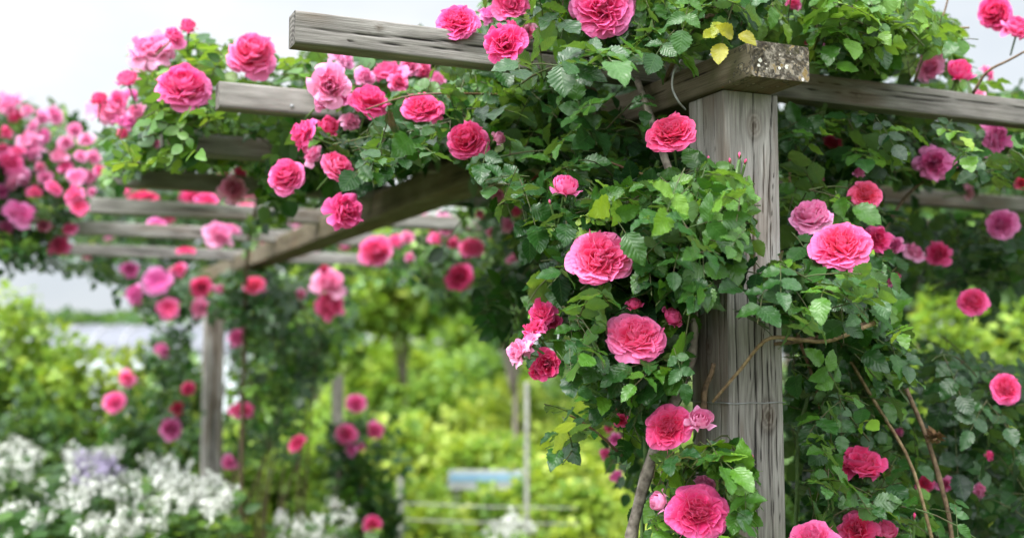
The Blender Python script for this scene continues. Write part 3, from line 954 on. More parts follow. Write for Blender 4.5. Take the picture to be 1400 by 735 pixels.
B_LEFT = [
    (345, 72, 78, 'side', 'mid', 2.25, 28, 10), (251, 116, 80, 'side', 'mid', 2.20, 28, -5), (257, 36, 30, 'half', 'hot', 2.3, 40, 0),
    (205, 64, 66, 'loose', 'pale', 2.40, 30, -20), (240, 50, 34, 'loose', 'mid', 2.35, 30, 20), (174, 108, 36, 'half', 'mid', 2.35, 40, -20),
    (150, 150, 56, 'loose', 'pale', 2.7, 30, -10), (136, 135, 26, 'half', 'hot', 2.6, 40, 0), (172, 165, 34, 'loose', 'mag', 2.7, 20, 10),
    (318, 258, 40, 'loose', 'pale', 2.8, 10, 0), (168, 183, 18, 'half', 'mid', 2.8, 10, 0), (197, 266, 46, 'rosette', 'deep', 4.05, 70, 0),
    (283, 270, 34, 'rosette', 'hot', 4.0, 60, 0), (300, 321, 40, 'loose', 'pale', 4.3, 20, -20), (254, 341, 30, 'rosette', 'hot', 4.6, 60, 0),
    (215, 306, 32, 'rosette', 'mag', 4.7, 60, 0), (335, 280, 26, 'rosette', 'mid', 4.2, 30, 0), (318, 312, 24, 'rosette', 'pale', 4.4, 30, 0), (296, 248, 22, 'rosette', 'hot', 4.1, 30, 0),
    (215, 196, 20, 'loose', 'pale', 3.1, 30, 0), (330, 238, 24, 'loose', 'hot', 3.2, 30, 0),
]
B_LEFT += [(190, 78, 30, 'loose', 'pale', 2.42, 20, 0), (226, 70, 30, 'loose', 'mid', 2.42, 20, 0), (160, 138, 30, 'loose', 'mid', 2.72, 20, 0), (186, 152, 28, 'loose', 'pale', 2.7, 20, 0), (205, 90, 24, 'half', 'pale', 2.45, 20, 0), (180, 128, 22, 'loose', 'mag', 2.72, 20, 0)]
B_TOP += [(560, 92, 34, 'loose', 'pale', 2.25, 20, 0), (500, 104, 36, 'loose', 'pale', 2.15, 20, 0), (545, 112, 30, 'loose', 'mid', 2.15, 10, 0), (600, 108, 24, 'loose', 'pale', 2.3, 10, 0), (470, 128, 34, 'loose', 'mag', 2.08, 10, 0), (440, 140, 26, 'loose', 'pale', 2.06, 10, 0)]
B_FARLEFT = [
    (20, 157, 30, 'half', 'deep', 4.2, 20, 0), (12, 140, 46, 'loose', 'pale', 4.2, 40, 0), (75, 158, 32, 'loose', 'mag', 4.3, 40, 0), (38, 190, 44, 'loose', 'pale', 4.1, 30, 0),
    (14, 222, 42, 'loose', 'mid', 4.0, 20, 0), (16, 247, 40, 'loose', 'mag', 4.0, 10, 10), (28, 290, 54, 'loose', 'mag', 3.9, 30, 0), (75, 256, 34, 'rosette', 'hot', 3.8, 30, 10),
    (100, 265, 36, 'loose', 'mid', 3.7, 20, 0), (108, 283, 36, 'flat', 'mid', 3.7, 10, 10), (105, 240, 38, 'loose', 'mag', 3.8, 60, 0), (80, 212, 34, 'loose', 'pale', 4.0, 30, 0),
    (102, 178, 28, 'loose', 'pale', 4.2, 30, 0), (82, 335, 38, 'loose', 'hot', 4.2, 40, 0), (45, 206, 40, 'loose', 'pale', 4.1, 20, 0), (110, 213, 22, 'loose', 'pale', 3.9, 20, 0),
    (136, 232, 22, 'loose', 'mid', 3.7, 20, 0), (8, 181, 24, 'half', 'hot', 4.1, 10, 0), (60, 185, 26, 'loose', 'mag', 4.3, 20, 0), (38, 150, 26, 'loose', 'pale', 4.4, 30, 0), (5, 205, 26, 'loose', 'hot', 4.1, 10, 0), (55, 228, 20, 'half', 'pale', 4.0, 0, 0),
    (30, 240, 28, 'loose', 'mag', 4.05, 10, 0), (46, 172, 24, 'loose', 'pale', 4.3, 20, 0), (2, 262, 24, 'loose', 'mag', 4.0, 10, 0), (125, 262, 18, 'loose', 'mag', 3.8, 10, 0),
]
B_FARPOST = [
    (215, 385, 44, 'flat', 'mag', 5.0, 10, 0), (230, 421, 36, 'flat', 'mid', 5.0, 10, 5), (183, 401, 30, 'loose', 'mag', 5.1, 10, -20), (178, 368, 26, 'rosette', 'mag', 5.2, 10, 0),
    (275, 392, 32, 'rosette', 'hot', 4.9, 10, 0), (273, 420, 30, 'loose', 'pale', 4.9, 0, 0), (348, 388, 32, 'rosette', 'coral', 4.9, 10, -10), (448, 386, 50, 'loose', 'pale', 4.8, 20, -10),
    (451, 417, 46, 'loose', 'mid', 4.8, 0, 0), (325, 461, 26, 'loose', 'mag', 5.2, 10, 0), (222, 478, 26, 'loose', 'mag', 5.6, 30, 0), (257, 530, 24, 'rosette', 'hot', 5.8, 10, 0),
    (331, 558, 38, 'rosette', 'mid', 5.3, 30, 0), (242, 558, 20, 'half', 'deep', 5.5, 20, 0), (235, 586, 34, 'rosette', 'mag', 5.5, 30, 0), (405, 604, 28, 'rosette', 'deep', 5.0, 20, 0),
    (313, 632, 22, 'loose', 'mag', 5.4, 20, 0), (412, 402, 18, 'half', 'pale', 5.0, 0, 0), (238, 372, 18, 'half', 'pale', 5.1, 10, 0), (245, 368, 20, 'loose', 'mid', 5.1, 10, 0),
    (300, 395, 16, 'half', 'pale', 5.1, 10, 0),
]
B_BACK = [
    (514, 342, 52, 'side', 'mid', 4.4, 30, 10), (541, 330, 24, 'half', 'mid', 4.5, 30, 0), (628, 378, 40, 'rosette', 'hot', 4.0, 25, 5), (645, 338, 40, 'side', 'mid', 4.2, 10, 0),
    (610, 308, 32, 'loose', 'pale', 4.4, 20, 0), (596, 325, 24, 'loose', 'mid', 4.4, 20, 0), (575, 298, 26, 'loose', 'pale', 4.5, 20, 0), (590, 310, 22, 'half', 'mid', 4.5, 10, 0),
    (557, 325, 22, 'loose', 'pale', 4.5, 10, 0), (681, 268, 22, 'half', 'pale', 3.0, 20, 0), (706, 290, 18, 'half', 'hot', 3.0, 30, 0), (694, 307, 22, 'loose', 'pale', 3.2, 20, 0),
    (656, 293, 16, 'half', 'mid', 3.4, 20, 0), (700, 353, 24, 'loose', 'pale', 3.6, 30, 0), (671, 318, 16, 'half', 'pale', 3.6, 10, 0), (560, 352, 16, 'half', 'pale', 4.4, 10, 0),
    (620, 332, 18, 'loose', 'mid', 4.4, 10, 0), (734, 240, 22, 'loose', 'deep', 2.7, 20, 0), (640, 363, 12, 'half', 'pale', 4.2, 10, 0), (443, 368, 16, 'half', 'hot', 4.6, 10, 0),
    (828, 620, 18, 'loose', 'mid', 2.9, 20, 0), (841, 600, 22, 'loose', 'mag', 2.8, 20, 0), (842, 650, 20, 'loose', 'mag', 2.9, 20, 0), (832, 585, 16, 'half', 'hot', 2.7, 20, 0),
]
B_MIDBUSH = [(487, 550, 30, 'rosette', 'mid', 6.0, 20, 0), (473, 592, 32, 'rosette', 'mid', 5.9, 20, 0), (513, 588, 24, 'loose', 'mid', 5.9, 20, 0), (480, 614, 20, 'loose', 'mag', 5.9, 20, 0),
             (509, 715, 28, 'rosette', 'hot', 5.6, 20, 0), (494, 611, 14, 'half', 'mag', 5.9, 10, 0)]
B_HEDGE = [(156, 549, 34, 'rosette', 'mid', 6.0, 20, 0), (174, 516, 24, 'loose', 'mid', 6.2, 20, 0)]
B_RIGHT = [
    (1151, 331, 88, 'rosette', 'coral', 1.68, 32, 8), (1108, 294, 66, 'side', 'pale', 1.80, 45, -10), (1184, 264, 50, 'rosette', 'coral', 1.92, 20, 10), (1200, 326, 40, 'loose', 'hot', 1.98, 10, 20),
    (1224, 335, 28, 'loose', 'mag', 2.1, 10, 0), (1250, 344, 36, 'loose', 'pale', 2.4, 20, 0), (1284, 347, 38, 'loose', 'hot', 2.5, 10, 30), (1277, 222, 54, 'loose', 'mag', 2.25, 10, 0),
    (1363, 188, 52, 'loose', 'mag', 2.3, 15, 10), (1370, 304, 46, 'rosette', 'mag', 2.5, 20, 0), (1330, 410, 48, 'rosette', 'hot', 2.3, 30, 0), (1377, 530, 50, 'rosette', 'hot', 2.1, 15, 25),
    (1180, 632, 68, 'loose', 'hot', 1.85, 55, 10), (1113, 735, 78, 'rosette', 'mid', 1.62, 45, 0), (1172, 722, 58, 'loose', 'hot', 1.72, 35, 0), (1212, 724, 34, 'half', 'mid', 1.74, 35, 30),
    (1360, 16, 50, 'side', 'hot', 2.2, 20, -10), (1392, 38, 46, 'loose', 'mid', 2.15, 20, 10), (1312, 97, 46, 'half', 'hot', 2.2, 30, 20), (1272, 92, 40, 'loose', 'pale', 2.3, 20, 0),
    (1352, 100, 24, 'loose', 'mid', 2.5, 20, 0), (1250, 706, 16, 'bud', 'hot', 1.68, 70, 10), (1265, 660, 28, 'loose', 'hot', 2.2, 20, 0), (1292, 662, 24, 'loose', 'mag', 2.2, 20, 0),
    (1340, 670, 24, 'loose', 'pale', 2.3, 20, 0), (1352, 622, 15, 'half', 'hot', 2.2, 20, 30), (1098, 61, 16, 'loose', 'mid', 2.2, 20, 0), (1140, 196, 30, 'loose', 'deep', 2.5, 20, 0),
    (1175, 236, 18, 'half', 'mag', 2.0, 20, 0), (1120, 245, 18, 'half', 'pale', 2.1, 20, 0), (1216, 385, 18, 'loose', 'pale', 2.4, 20, 0), (1085, 4, 24, 'loose', 'mid', 2.0, 20, 0),
    (1340, 128, 18, 'loose', 'pale', 2.4, 20, 0), (1230, 590, 14, 'half', 'mag', 2.4, 20, 0), (1325, 262, 24, 'loose', 'pale', 2.9, 20, 0), (1210, 580, 12, 'half', 'pale', 2.3, 20, 0), (1130, 60, 16, 'half', 'mag', 2.5, 0, 0), (1398, 250, 22, 'loose', 'coral', 2.6, 20, 0),
    (1225, 378, 14, 'half', 'coral', 2.3, 20, 0), (1237, 700, 14, 'half', 'mag', 2.2, 20, 0), (1200, 560, 12, 'half', 'mag', 2.3, 20, 0),
]
B_FARLEFT = [(x, y, d*0.84, k, {'mag': 'pale', 'hot': 'mid'}.get(c, c) if i % 3 else c, z, p_, w) for i, (x, y, d, k, c, z, p_, w) in enumerate(B_FARLEFT)]
B_FARLEFT += [(x, y, 22, 'loose', c, 4.0, 20, 0) for (x, y, c) in ((90, 195, 'pale'), (58, 160, 'pale'), (25, 205, 'mid'), (62, 242, 'pale'), (90, 228, 'mid'), (118, 190, 'pale'), (128, 215, 'pale'), (48, 262, 'mid'), (10, 310, 'mag'), (60, 308, 'pale'), (95, 312, 'mid'), (122, 242, 'pale'))]
for L_ in (B_NEAR, B_TOP, B_LEFT, B_FARLEFT, B_FARPOST, B_BACK, B_MIDBUSH, B_HEDGE, B_RIGHT): reg_blooms(L_)

# wood that stays in view
KEEP += [
    ([(938, 118), (1066, 122), (1066, 218), (1030, 226), (995, 205), (950, 205)], 1.9),
    ([(1040, 222), (1068, 222), (1070, 345), (1042, 345)], 1.9),
    ([(952, 440), (985, 420), (1030, 470), (1074, 478), (1079, 740), (1052, 740), (1042, 640), (1005, 585), (958, 545)], 1.9),
    ([(390, 8), (655, 36), (655, 92), (390, 62)], 1.9),
    ([(1066, 104), (1110, 98), (1400, 131), (1400, 172), (1066, 137)], 2.1),
    ([(985, 92), (1030, 72), (1108, 76), (1108, 115), (1060, 132), (940, 142), (905, 160), (895, 128)], 1.9),
    ([(345, 112), (440, 124), (440, 158), (345, 147)], 2.3), ([(270, 186), (365, 192), (365, 216), (270, 206)], 2.7), ([(200, 235), (350, 245), (350, 264), (200, 256)], 3.2),
    ([(120, 268), (335, 282), (335, 306), (120, 294)], 3.9), ([(104, 301), (332, 315), (332, 336), (104, 325)], 4.6), ([(80, 331), (330, 345), (330, 366), (80, 356)], 5.4),
    ([(340, 372), (345, 330), (500, 262), (640, 225), (640, 268), (520, 316)], 4.5),
    ([(400, 350), (490, 340), (490, 372), (390, 366)], 5.6), ([(266, 440), (303, 440), (303, 560), (266, 560)], 5.6),
    ([(1150, 478), (1162, 476), (1204, 545), (1250, 622), (1274, 700), (1276, 745), (1262, 745), (1258, 700), (1238, 632), (1190, 552)], 1.87),
    ([(1230, 526), (1248, 526), (1274, 588), (1295, 658), (1310, 740), (1294, 740), (1278, 664), (1256, 594)], 1.90), ([(1262, 580), (1294, 580), (1294, 615), (1262, 615)], 1.9),
    ([(1084, 745), (1086, 590), (1098, 535), (1110, 535), (1098, 595), (1096, 745)], 1.9), ([(966, 548), (1046, 460), (1056, 468), (980, 554)], 1.68),
    ([(846, 745), (858, 665), (872, 625), (896, 640), (884, 700), (884, 745)], 1.72),
    ([(1205, 253), (1400, 268), (1400, 292), (1205, 279)], 2.9),
]


# ------------------------------------------------------------------ climbing roses
def rose_plant(label, base_px, base_d, group='climbing roses'):
    p = at(base_px, 600, base_d); p[2] = 0
    return thing('climbing_rose', label, 'climbing rose', p, 'climbing roses on the pergola')


def finish(plant, fol, stems, lod):
    o = np.array(plant.location)
    fol.build('foliage', plant, lod, LEAF, o)
    if stems.n: stems.build('twig', TWIG, plant, o)


def cane(plant, pts, r0, r1, material, rough=0.12, n=30, knob=()):
    """pts: (px,py,depth); returns path"""
    P = smooth_path([at(*p) if len(p) == 3 else np.array(p[:3]) for p in pts], n)
    mb = MB()
    rad = np.linspace(r0, r1, n)
    for k in knob: rad = rad*(1+0.35*np.exp(-((np.linspace(0, 1, n)-k)/0.02)**2))
    tube(mb, P-np.array(plant.location), rad, 9, True, rough, int(RNG.integers(0, 999)))
    return mb.build('cane', material, plant), P


def ground_pt(px, d, z=-0.05):
    p = at(px, 600, d); return p[0], p[1], z


def canes_from_ground(plant, px, d, pts, r0, r1, material, **kw):
    g = ground_pt(px, d)
    P = [np.array(g)]+[at(*p) for p in pts]
    Q = smooth_path(P, 72)
    mb = MB(); rad = np.linspace(r0, r1, 72)
    for k in kw.get('knob', ()): rad = rad*(1+0.30*np.exp(-((np.linspace(0, 1, 72)-k)/0.010)**2))
    tube(mb, Q-np.array(plant.location), rad, 9, True, kw.get('rough', 0.10), int(RNG.integers(0, 999)))
    return mb.build('cane', material, plant)


def put(plant, lst, stalk):
    for (px, py, dia, kind, colr, depth, pitch, yaw) in lst: bloom(plant, px, py, dia, kind, colr, depth, pitch, yaw, stalk)


# 1 ---- rose on the near post
near = rose_plant('climbing rose with large sharp pink blooms up the left side of the near post', 868, 1.72)
fol, stems = Foliage(), MB()
P_MAIN = [(728, 372), (728, 345), (770, 335), (760, 262), (800, 238), (830, 262), (880, 232), (930, 225), (960, 205), (1000, 215), (1036, 232), (1048, 262), (1046, 335), (1008, 345), (992, 385), (975, 410), (952, 440), (946, 520),
          (945, 560), (900, 545), (880, 560), (870, 640), (850, 650), (828, 600), (830, 560), (800, 545), (770, 500), (742, 515), (715, 510), (690, 480), (705, 455), (738, 440), (725, 410)]
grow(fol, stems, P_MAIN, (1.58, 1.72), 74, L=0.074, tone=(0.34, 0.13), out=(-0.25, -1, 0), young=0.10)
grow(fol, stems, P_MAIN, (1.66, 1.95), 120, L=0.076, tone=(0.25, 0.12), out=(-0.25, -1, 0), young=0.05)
P_LOW = [(880, 640), (915, 610), (950, 596), (1005, 585), (1030, 605), (1044, 640), (1050, 668), (1040, 700), (1030, 740), (1000, 760), (840, 760), (858, 700)]
grow(fol, stems, P_LOW, (1.57, 1.66), 50, L=0.070, tone=(0.42, 0.12), out=(-0.1, -1, 0.1), young=0.12)
grow(fol, stems, P_LOW, (1.62, 1.75), 34, L=0.072, tone=(0.28, 0.1), out=(-0.1, -1, 0.1))
# young light shoot with buds in front of the post
P_YNG = [(945, 250), (985, 225), (1040, 236), (1050, 265), (1046, 335), (1000, 345), (950, 330)]
grow(fol, stems, P_YNG, (1.54, 1.60), 15, L=0.060, tone=(0.54, 0.12), out=(0, -1, 0.2), young=0.25)
P_DARKL = [(640, 238), (740, 215), (830, 205), (905, 215), (930, 245), (780, 265), (765, 330), (724, 352), (690, 300)]
grow(fol, stems, P_DARKL, (1.70, 2.2), 80, L=0.076, tone=(0.26, 0.12), out=(-0.3, -1, 0))
# drooping side shoot at the lower left
P_DROOP = [(712, 575), (745, 545), (800, 555), (830, 580), (838, 620), (800, 640), (775, 655), (760, 640), (770, 610), (735, 600)]
grow(fol, stems, P_DROOP, (1.60, 1.68), 24, L=0.080, tone=(0.24, 0.08), out=(-0.8, -0.5, -0.4), young=0.0, up=-0.3)
P_DR2 = [(820, 640), (858, 630), (860, 690), (838, 705), (818, 690)]
grow(fol, stems, P_DR2, (1.66, 1.74), 8, L=0.07, tone=(0.22, 0.08), out=(-0.6, -0.6, -0.5), young=0.0, up=-0.3)
P_FILL = [(800, 535), (890, 545), (884, 620), (862, 650), (830, 625), (815, 575)]
grow(fol, stems, P_FILL, (1.70, 1.90), 24, L=0.074, tone=(0.30, 0.12), out=(-0.4, -1, 0), young=0.08)
# leaves right of / across the post
P_CROSS = [(1002, 345), (1045, 345), (1075, 330), (1140, 365), (1190, 368), (1232, 384), (1190, 430), (1150, 452), (1120, 458), (1070, 470), (1036, 462), (1006, 440), (1000, 395)]
grow(fol, stems, P_CROSS, (1.58, 1.68), 26, L=0.074, tone=(0.32, 0.13), out=(0.1, -1, 0.1), young=0.10)
finish(near, fol, stems, 'hi')
put(near, B_NEAR, True)
canes_from_ground(near, 850, 1.72, [(862, 745, 1.72), (873, 690, 1.72), (886, 640, 1.72), (906, 585, 1.73), (930, 530, 1.735), (946, 480, 1.735), (948, 400, 1.74), (935, 300, 1.76), (900, 190, 1.80), (860, 80, 1.95)], 0.0128, 0.005, BARK,
                  knob=(0.62, 0.66, 0.70, 0.75), rough=0.16)
canes_from_ground(near, 880, 1.78, [(878, 745, 1.8), (882, 600, 1.8), (862, 450, 1.8), (868, 320, 1.8), (900, 220, 1.85)], 0.006, 0.003, STEM_GREEN)
cane(near, [(1196, 441, 1.70), (1130, 466, 1.67), (1085, 463, 1.65), (1050, 463, 1.64), (1012, 505, 1.655), (974, 549, 1.67)], 0.0034, 0.0022, CANE_TAN)
cane(near, [(962, 562, 1.68), (964, 530, 1.675), (972, 512, 1.67), (976, 496, 1.67)], 0.0050, 0.0034, CANE_BROWN, n=14)
cane(near, [(850, 622, 1.70), (815, 590, 1.65), (790, 573, 1.63), (776, 566, 1.62)], 0.0022, 0.0012, STEM_RED, n=14)
cane(near, [(985, 330, 1.58), (995, 300, 1.57), (1002, 262, 1.57), (1010, 220, 1.59)], 0.0026, 0.0018, STEM_GREEN, n=14)
cane(near, [(900, 245, 1.78), (860, 232, 1.76), (815, 214, 1.75)], 0.0022, 0.0015, STEM_RED, n=14)

# 2 ---- rose over the rafters above / left of the near post
top = rose_plant('climbing rose with dark leafy canopy over the beam and nearest rafter', 905, 2.3)
fol, stems = Foliage(), MB()
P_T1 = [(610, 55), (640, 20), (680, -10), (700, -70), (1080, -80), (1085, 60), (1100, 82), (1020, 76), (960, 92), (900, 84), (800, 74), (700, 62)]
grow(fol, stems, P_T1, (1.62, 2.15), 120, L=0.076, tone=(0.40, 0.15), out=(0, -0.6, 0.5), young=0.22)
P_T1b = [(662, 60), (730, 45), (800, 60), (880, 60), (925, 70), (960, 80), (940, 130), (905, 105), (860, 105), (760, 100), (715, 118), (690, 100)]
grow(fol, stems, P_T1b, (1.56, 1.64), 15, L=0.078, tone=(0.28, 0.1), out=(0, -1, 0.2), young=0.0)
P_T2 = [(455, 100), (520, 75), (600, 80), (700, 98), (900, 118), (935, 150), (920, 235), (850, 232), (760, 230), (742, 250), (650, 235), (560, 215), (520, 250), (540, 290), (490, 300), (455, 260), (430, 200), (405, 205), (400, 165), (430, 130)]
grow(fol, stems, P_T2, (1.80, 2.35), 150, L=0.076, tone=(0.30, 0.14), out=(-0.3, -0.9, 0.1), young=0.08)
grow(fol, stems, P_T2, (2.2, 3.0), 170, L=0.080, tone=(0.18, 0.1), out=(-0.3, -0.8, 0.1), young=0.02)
P_T2b = [(450, 96), (560, 80), (680, 92), (760, 108), (700, 150), (600, 150), (500, 130)]
grow(fol, stems, P_T2b, (1.95, 2.2), 40, L=0.074, tone=(0.55, 0.12), out=(-0.2, -0.7, 0.5), young=0.25)
P_T3 = [(640, 235), (700, 240), (735, 255), (700, 268), (690, 300), (650, 260), (630, 255)]
grow(fol, stems, P_T3, (1.78, 1.86), 10, L=0.076, tone=(0.36, 0.08), out=(-0.6, -0.8, 0), young=0.0)
grow_box(fol, stems, (0.75, 1.5), (1.70, 3.4), (2.12, 2.42), 150, 0.076, (0.30, 0.13))
finish(top, fol, stems, 'hi')
put(top, B_TOP, True)
canes_from_ground(top, 905, 1.95, [(905, 740, 1.95), (915, 500, 1.98), (905, 300, 2.05), (850, 190, 2.1), (800, 115, 2.1), (735, 150, 2.05), (640, 190, 2.1), (560, 200, 2.3), (480, 220, 2.4)], 0.010, 0.003, CANE_BROWN)
cane(top, [(905, 120, 1.9), (935, 60, 1.72), (962, 24, 1.70), (1000, 19, 1.70), (1022, 5, 1.7), (1050, -20, 1.72)], 0.0040, 0.0026, CANE_BROWN, n=20)
cane(top, [(700, 130, 2.0), (610, 128, 1.9), (560, 131, 1.9), (500, 150, 1.95)], 0.0022, 0.0014, STEM_RED, n=16)

# yellowing leaves above the beam
fol2 = Foliage()
for (x, y, dx, dy, s, tn) in ((985, 70, -4, 26, 0.036, 0.99), (978, 47, -22, 8, 0.030, 0.965), (1002, 45, -18, -10, 0.034, 0.985), (1012, 50, 22, 10, 0.032, 0.99), (985, 37, -14, 14, 0.028, 0.96)):
    p = at(x, y-dy*0.4, 1.60); e = at(x+dx, y+dy, 1.58)
    fol2.add(p, e-p, CAM-p+np.array([0, 0, 0.8]), s, tn)
o_ = fol2.build('yellowing_leaf', top, 'hi', LEAF, np.array(top.location))
o_['label'] = 'yellowing leaves above the beam end'

# 3 ---- rose on the left rafters
left = rose_plant('climbing rose with big pale and mid pink blooms over the left ends of the rafters', 330, 3.6)
fol, stems = Foliage(), MB()
P_L1 = [(160, 88), (180, 68), (240, 45), (290, 58), (330, 62), (400, 75), (440, 92), (445, 118), (300, 108), (215, 118), (170, 110)]
grow(fol, stems, P_L1, (2.15, 2.6), 50, L=0.070, tone=(0.52, 0.15), out=(-0.2, -0.6, 0.6), young=0.35)
P_L2 = [(178, 120), (290, 112), (300, 150), (380, 160), (440, 160), (455, 200), (400, 270), (375, 290), (330, 245), (290, 235), (215, 240), (150, 245), (112, 252), (95, 215), (120, 190), (150, 180)]
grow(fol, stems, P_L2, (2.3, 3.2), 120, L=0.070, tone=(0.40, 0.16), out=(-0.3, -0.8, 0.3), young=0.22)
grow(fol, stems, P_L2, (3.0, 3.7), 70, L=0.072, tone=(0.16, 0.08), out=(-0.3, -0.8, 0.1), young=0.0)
P_L3 = [(320, 262), (380, 268), (420, 275), (400, 320), (345, 325), (322, 300)]
grow(fol, stems, P_L3, (2.9, 3.6), 14, L=0.066, tone=(0.45, 0.15), out=(0, -1, 0), young=0.2)
P_L4 = [(90, 180), (130, 195), (250, 165), (260, 215), (210, 245), (130, 252), (60, 215), (60, 190)]
grow(fol, stems, P_L4, (2.9, 3.8), 44, L=0.072, tone=(0.52, 0.13), out=(-0.3, -0.6, 0.5), young=0.3)
grow_box(fol, stems, (0.38, 1.0), (2.16, 3.2), (2.11, 2.24), 110, 0.072, (0.34, 0.14))
P_L5 = [(170, 112), (215, 108), (300, 112), (345, 150), (300, 180), (270, 215), (200, 245), (150, 240), (140, 180)]
grow(fol, stems, P_L5, (2.15, 2.5), 44, L=0.068, tone=(0.48, 0.15), out=(-0.3, -0.8, 0.3), young=0.25)
P_L6 = [(300, 262), (345, 268), (385, 300), (370, 340), (330, 352), (300, 330)]
grow(fol, stems, P_L6, (3.6, 4.6), 16, L=0.08, tone=(0.35, 0.15), out=(-0.3, -0.8, 0.3), young=0.15)
finish(left, fol, stems, 'md')
put(left, B_LEFT[:11], True); put(left, B_LEFT[11:], False)
canes_from_ground(left, 330, 5.2, [(335, 420, 5.0), (340, 330, 4.2), (350, 250, 3.3), (300, 190, 2.8), (240, 130, 2.4), (230, 90, 2.35)], 0.012, 0.003, CANE_BROWN)
cane(left, [(330, 200, 2.9), (240, 185, 2.8), (170, 165, 2.75), (120, 140, 2.8)], 0.004, 0.002, CANE_BROWN, n=16)

# 4 ---- far left rose mass
farl = rose_plant('big rambling rose thick with small pink blooms at the far left edge', 20, 4.6)
fol, stems = Foliage(), MB()
P_F1 = [(-120, 120), (0, 128), (60, 145), (110, 175), (130, 205), (150, 245), (128, 268), (104, 300), (104, 335), (78, 345), (60, 356), (20, 352), (-120, 330)]
grow(fol, stems, P_F1, (3.75, 4.8), 400, L=0.085, tone=(0.20, 0.12), out=(-0.2, -0.9, 0.2), young=0.08, jit=10)
P_F2 = [(-80, 330), (60, 340), (160, 366), (215, 372), (200, 412), (165, 405), (130, 380), (90, 372), (30, 362), (-80, 352)]
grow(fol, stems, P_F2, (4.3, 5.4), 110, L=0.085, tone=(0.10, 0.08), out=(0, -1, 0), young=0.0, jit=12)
finish(farl, fol, stems, 'md')
put(farl, B_FARLEFT, False)
canes_from_ground(farl, -30, 4.8, [(-40, 500, 4.8), (-20, 400, 4.7), (20, 280, 4.5), (60, 200, 4.3)], 0.02, 0.006, CANE_BROWN)

# 5 ---- rose on the far post
farp = rose_plant('climbing rose with bare lower stems around the far left pergola post', 350, 5.9)
fol, stems = Foliage(), MB()
P_P1 = [(150, 372), (330, 366), (470, 376), (492, 420), (470, 450), (440, 480), (380, 470), (318, 480), (305, 430), (240, 440), (185, 425)]
grow(fol, stems, P_P1, (4.9, 5.9), 190, L=0.085, tone=(0.20, 0.12), out=(-0.2, -1, 0.1), young=0.05, jit=10)
P_P2 = [(215, 440), (268, 440), (268, 600), (225, 605), (190, 560), (195, 480)]
grow(fol, stems, P_P2, (5.3, 6.4), 52, L=0.08, tone=(0.28, 0.12), out=(-0.2, -1, 0.1), young=0.1, jit=10)
P_P3 = [(305, 470), (480, 440), (500, 470), (430, 530), (400, 640), (330, 640), (306, 560)]
grow(fol, stems, P_P3, (5.0, 6.2), 96, L=0.08, tone=(0.32, 0.15), out=(-0.2, -1, 0.1), young=0.15, jit=12)
finish(farp, fol, stems, 'md')
put(farp, B_FARPOST, False)
for i in range(11):
    gx = 312+i*10+RNG.normal(0, 5); d = RNG.uniform(5.0, 5.9)
    canes_from_ground(farp, gx, d, [(gx+RNG.normal(0, 5), 700, d), (gx+8+RNG.normal(0, 8), 600, d), (gx+15+RNG.normal(0, 14), 500, d), (gx+20+RNG.normal(0, 25), 400, d)], 0.0065, 0.003, CANE_BROWN)

# 6 ---- roses at the back, behind the beam
back = rose_plant('climbing rose with small pale pink blooms behind the long sloping beam', 660, 4.8)
fol, stems = Foliage(), MB()
P_B1 = [(505, 330), (560, 290), (640, 268), (700, 270), (760, 330), (745, 400), (720, 420), (660, 395), (600, 400), (540, 385), (480, 372), (500, 350)]
grow(fol, stems, P_B1, (3.9, 5.0), 170, L=0.085, tone=(0.30, 0.16), out=(-0.2, -1, 0.1), young=0.12, jit=9)
P_B2 = [(655, 262), (760, 290), (770, 350), (725, 400), (745, 480), (700, 470), (660, 450), (640, 400), (690, 350)]
grow(fol, stems, P_B2, (2.4, 3.6), 90, L=0.08, tone=(0.16, 0.1), out=(-0.2, -1, 0.0), young=0.02, jit=9)
P_B3 = [(840, 520), (900, 540), (880, 660), (850, 700), (800, 640), (815, 570)]
grow(fol, stems, P_B3, (2.3, 2.9), 22, L=0.08, tone=(0.2, 0.1), out=(-0.2, -1, 0.0), young=0.05, jit=9)
P_B4 = [(860, 130), (960, 125), (985, 240), (960, 300), (870, 280)]
grow(fol, stems, P_B4, (2.0, 2.7), 40, L=0.08, tone=(0.14, 0.08), out=(-0.2, -1, 0.0), young=0.02, jit=6)
P_B5 = [(1060, 430), (1090, 430), (1095, 700), (1080, 760), (1055, 760)]
grow(fol, stems, P_B5, (2.4, 3.0), 26, L=0.08, tone=(0.14, 0.08), out=(0, -1, 0.0), young=0.02, jit=9)
finish(back, fol, stems, 'md')
put(back, B_BACK, False)
canes_from_ground(back, 900, 3.4, [(890, 600, 3.4), (850, 450, 3.3), (740, 340, 3.4), (690, 300, 3.8), (600, 330, 4.4)], 0.012, 0.004, CANE_BROWN)

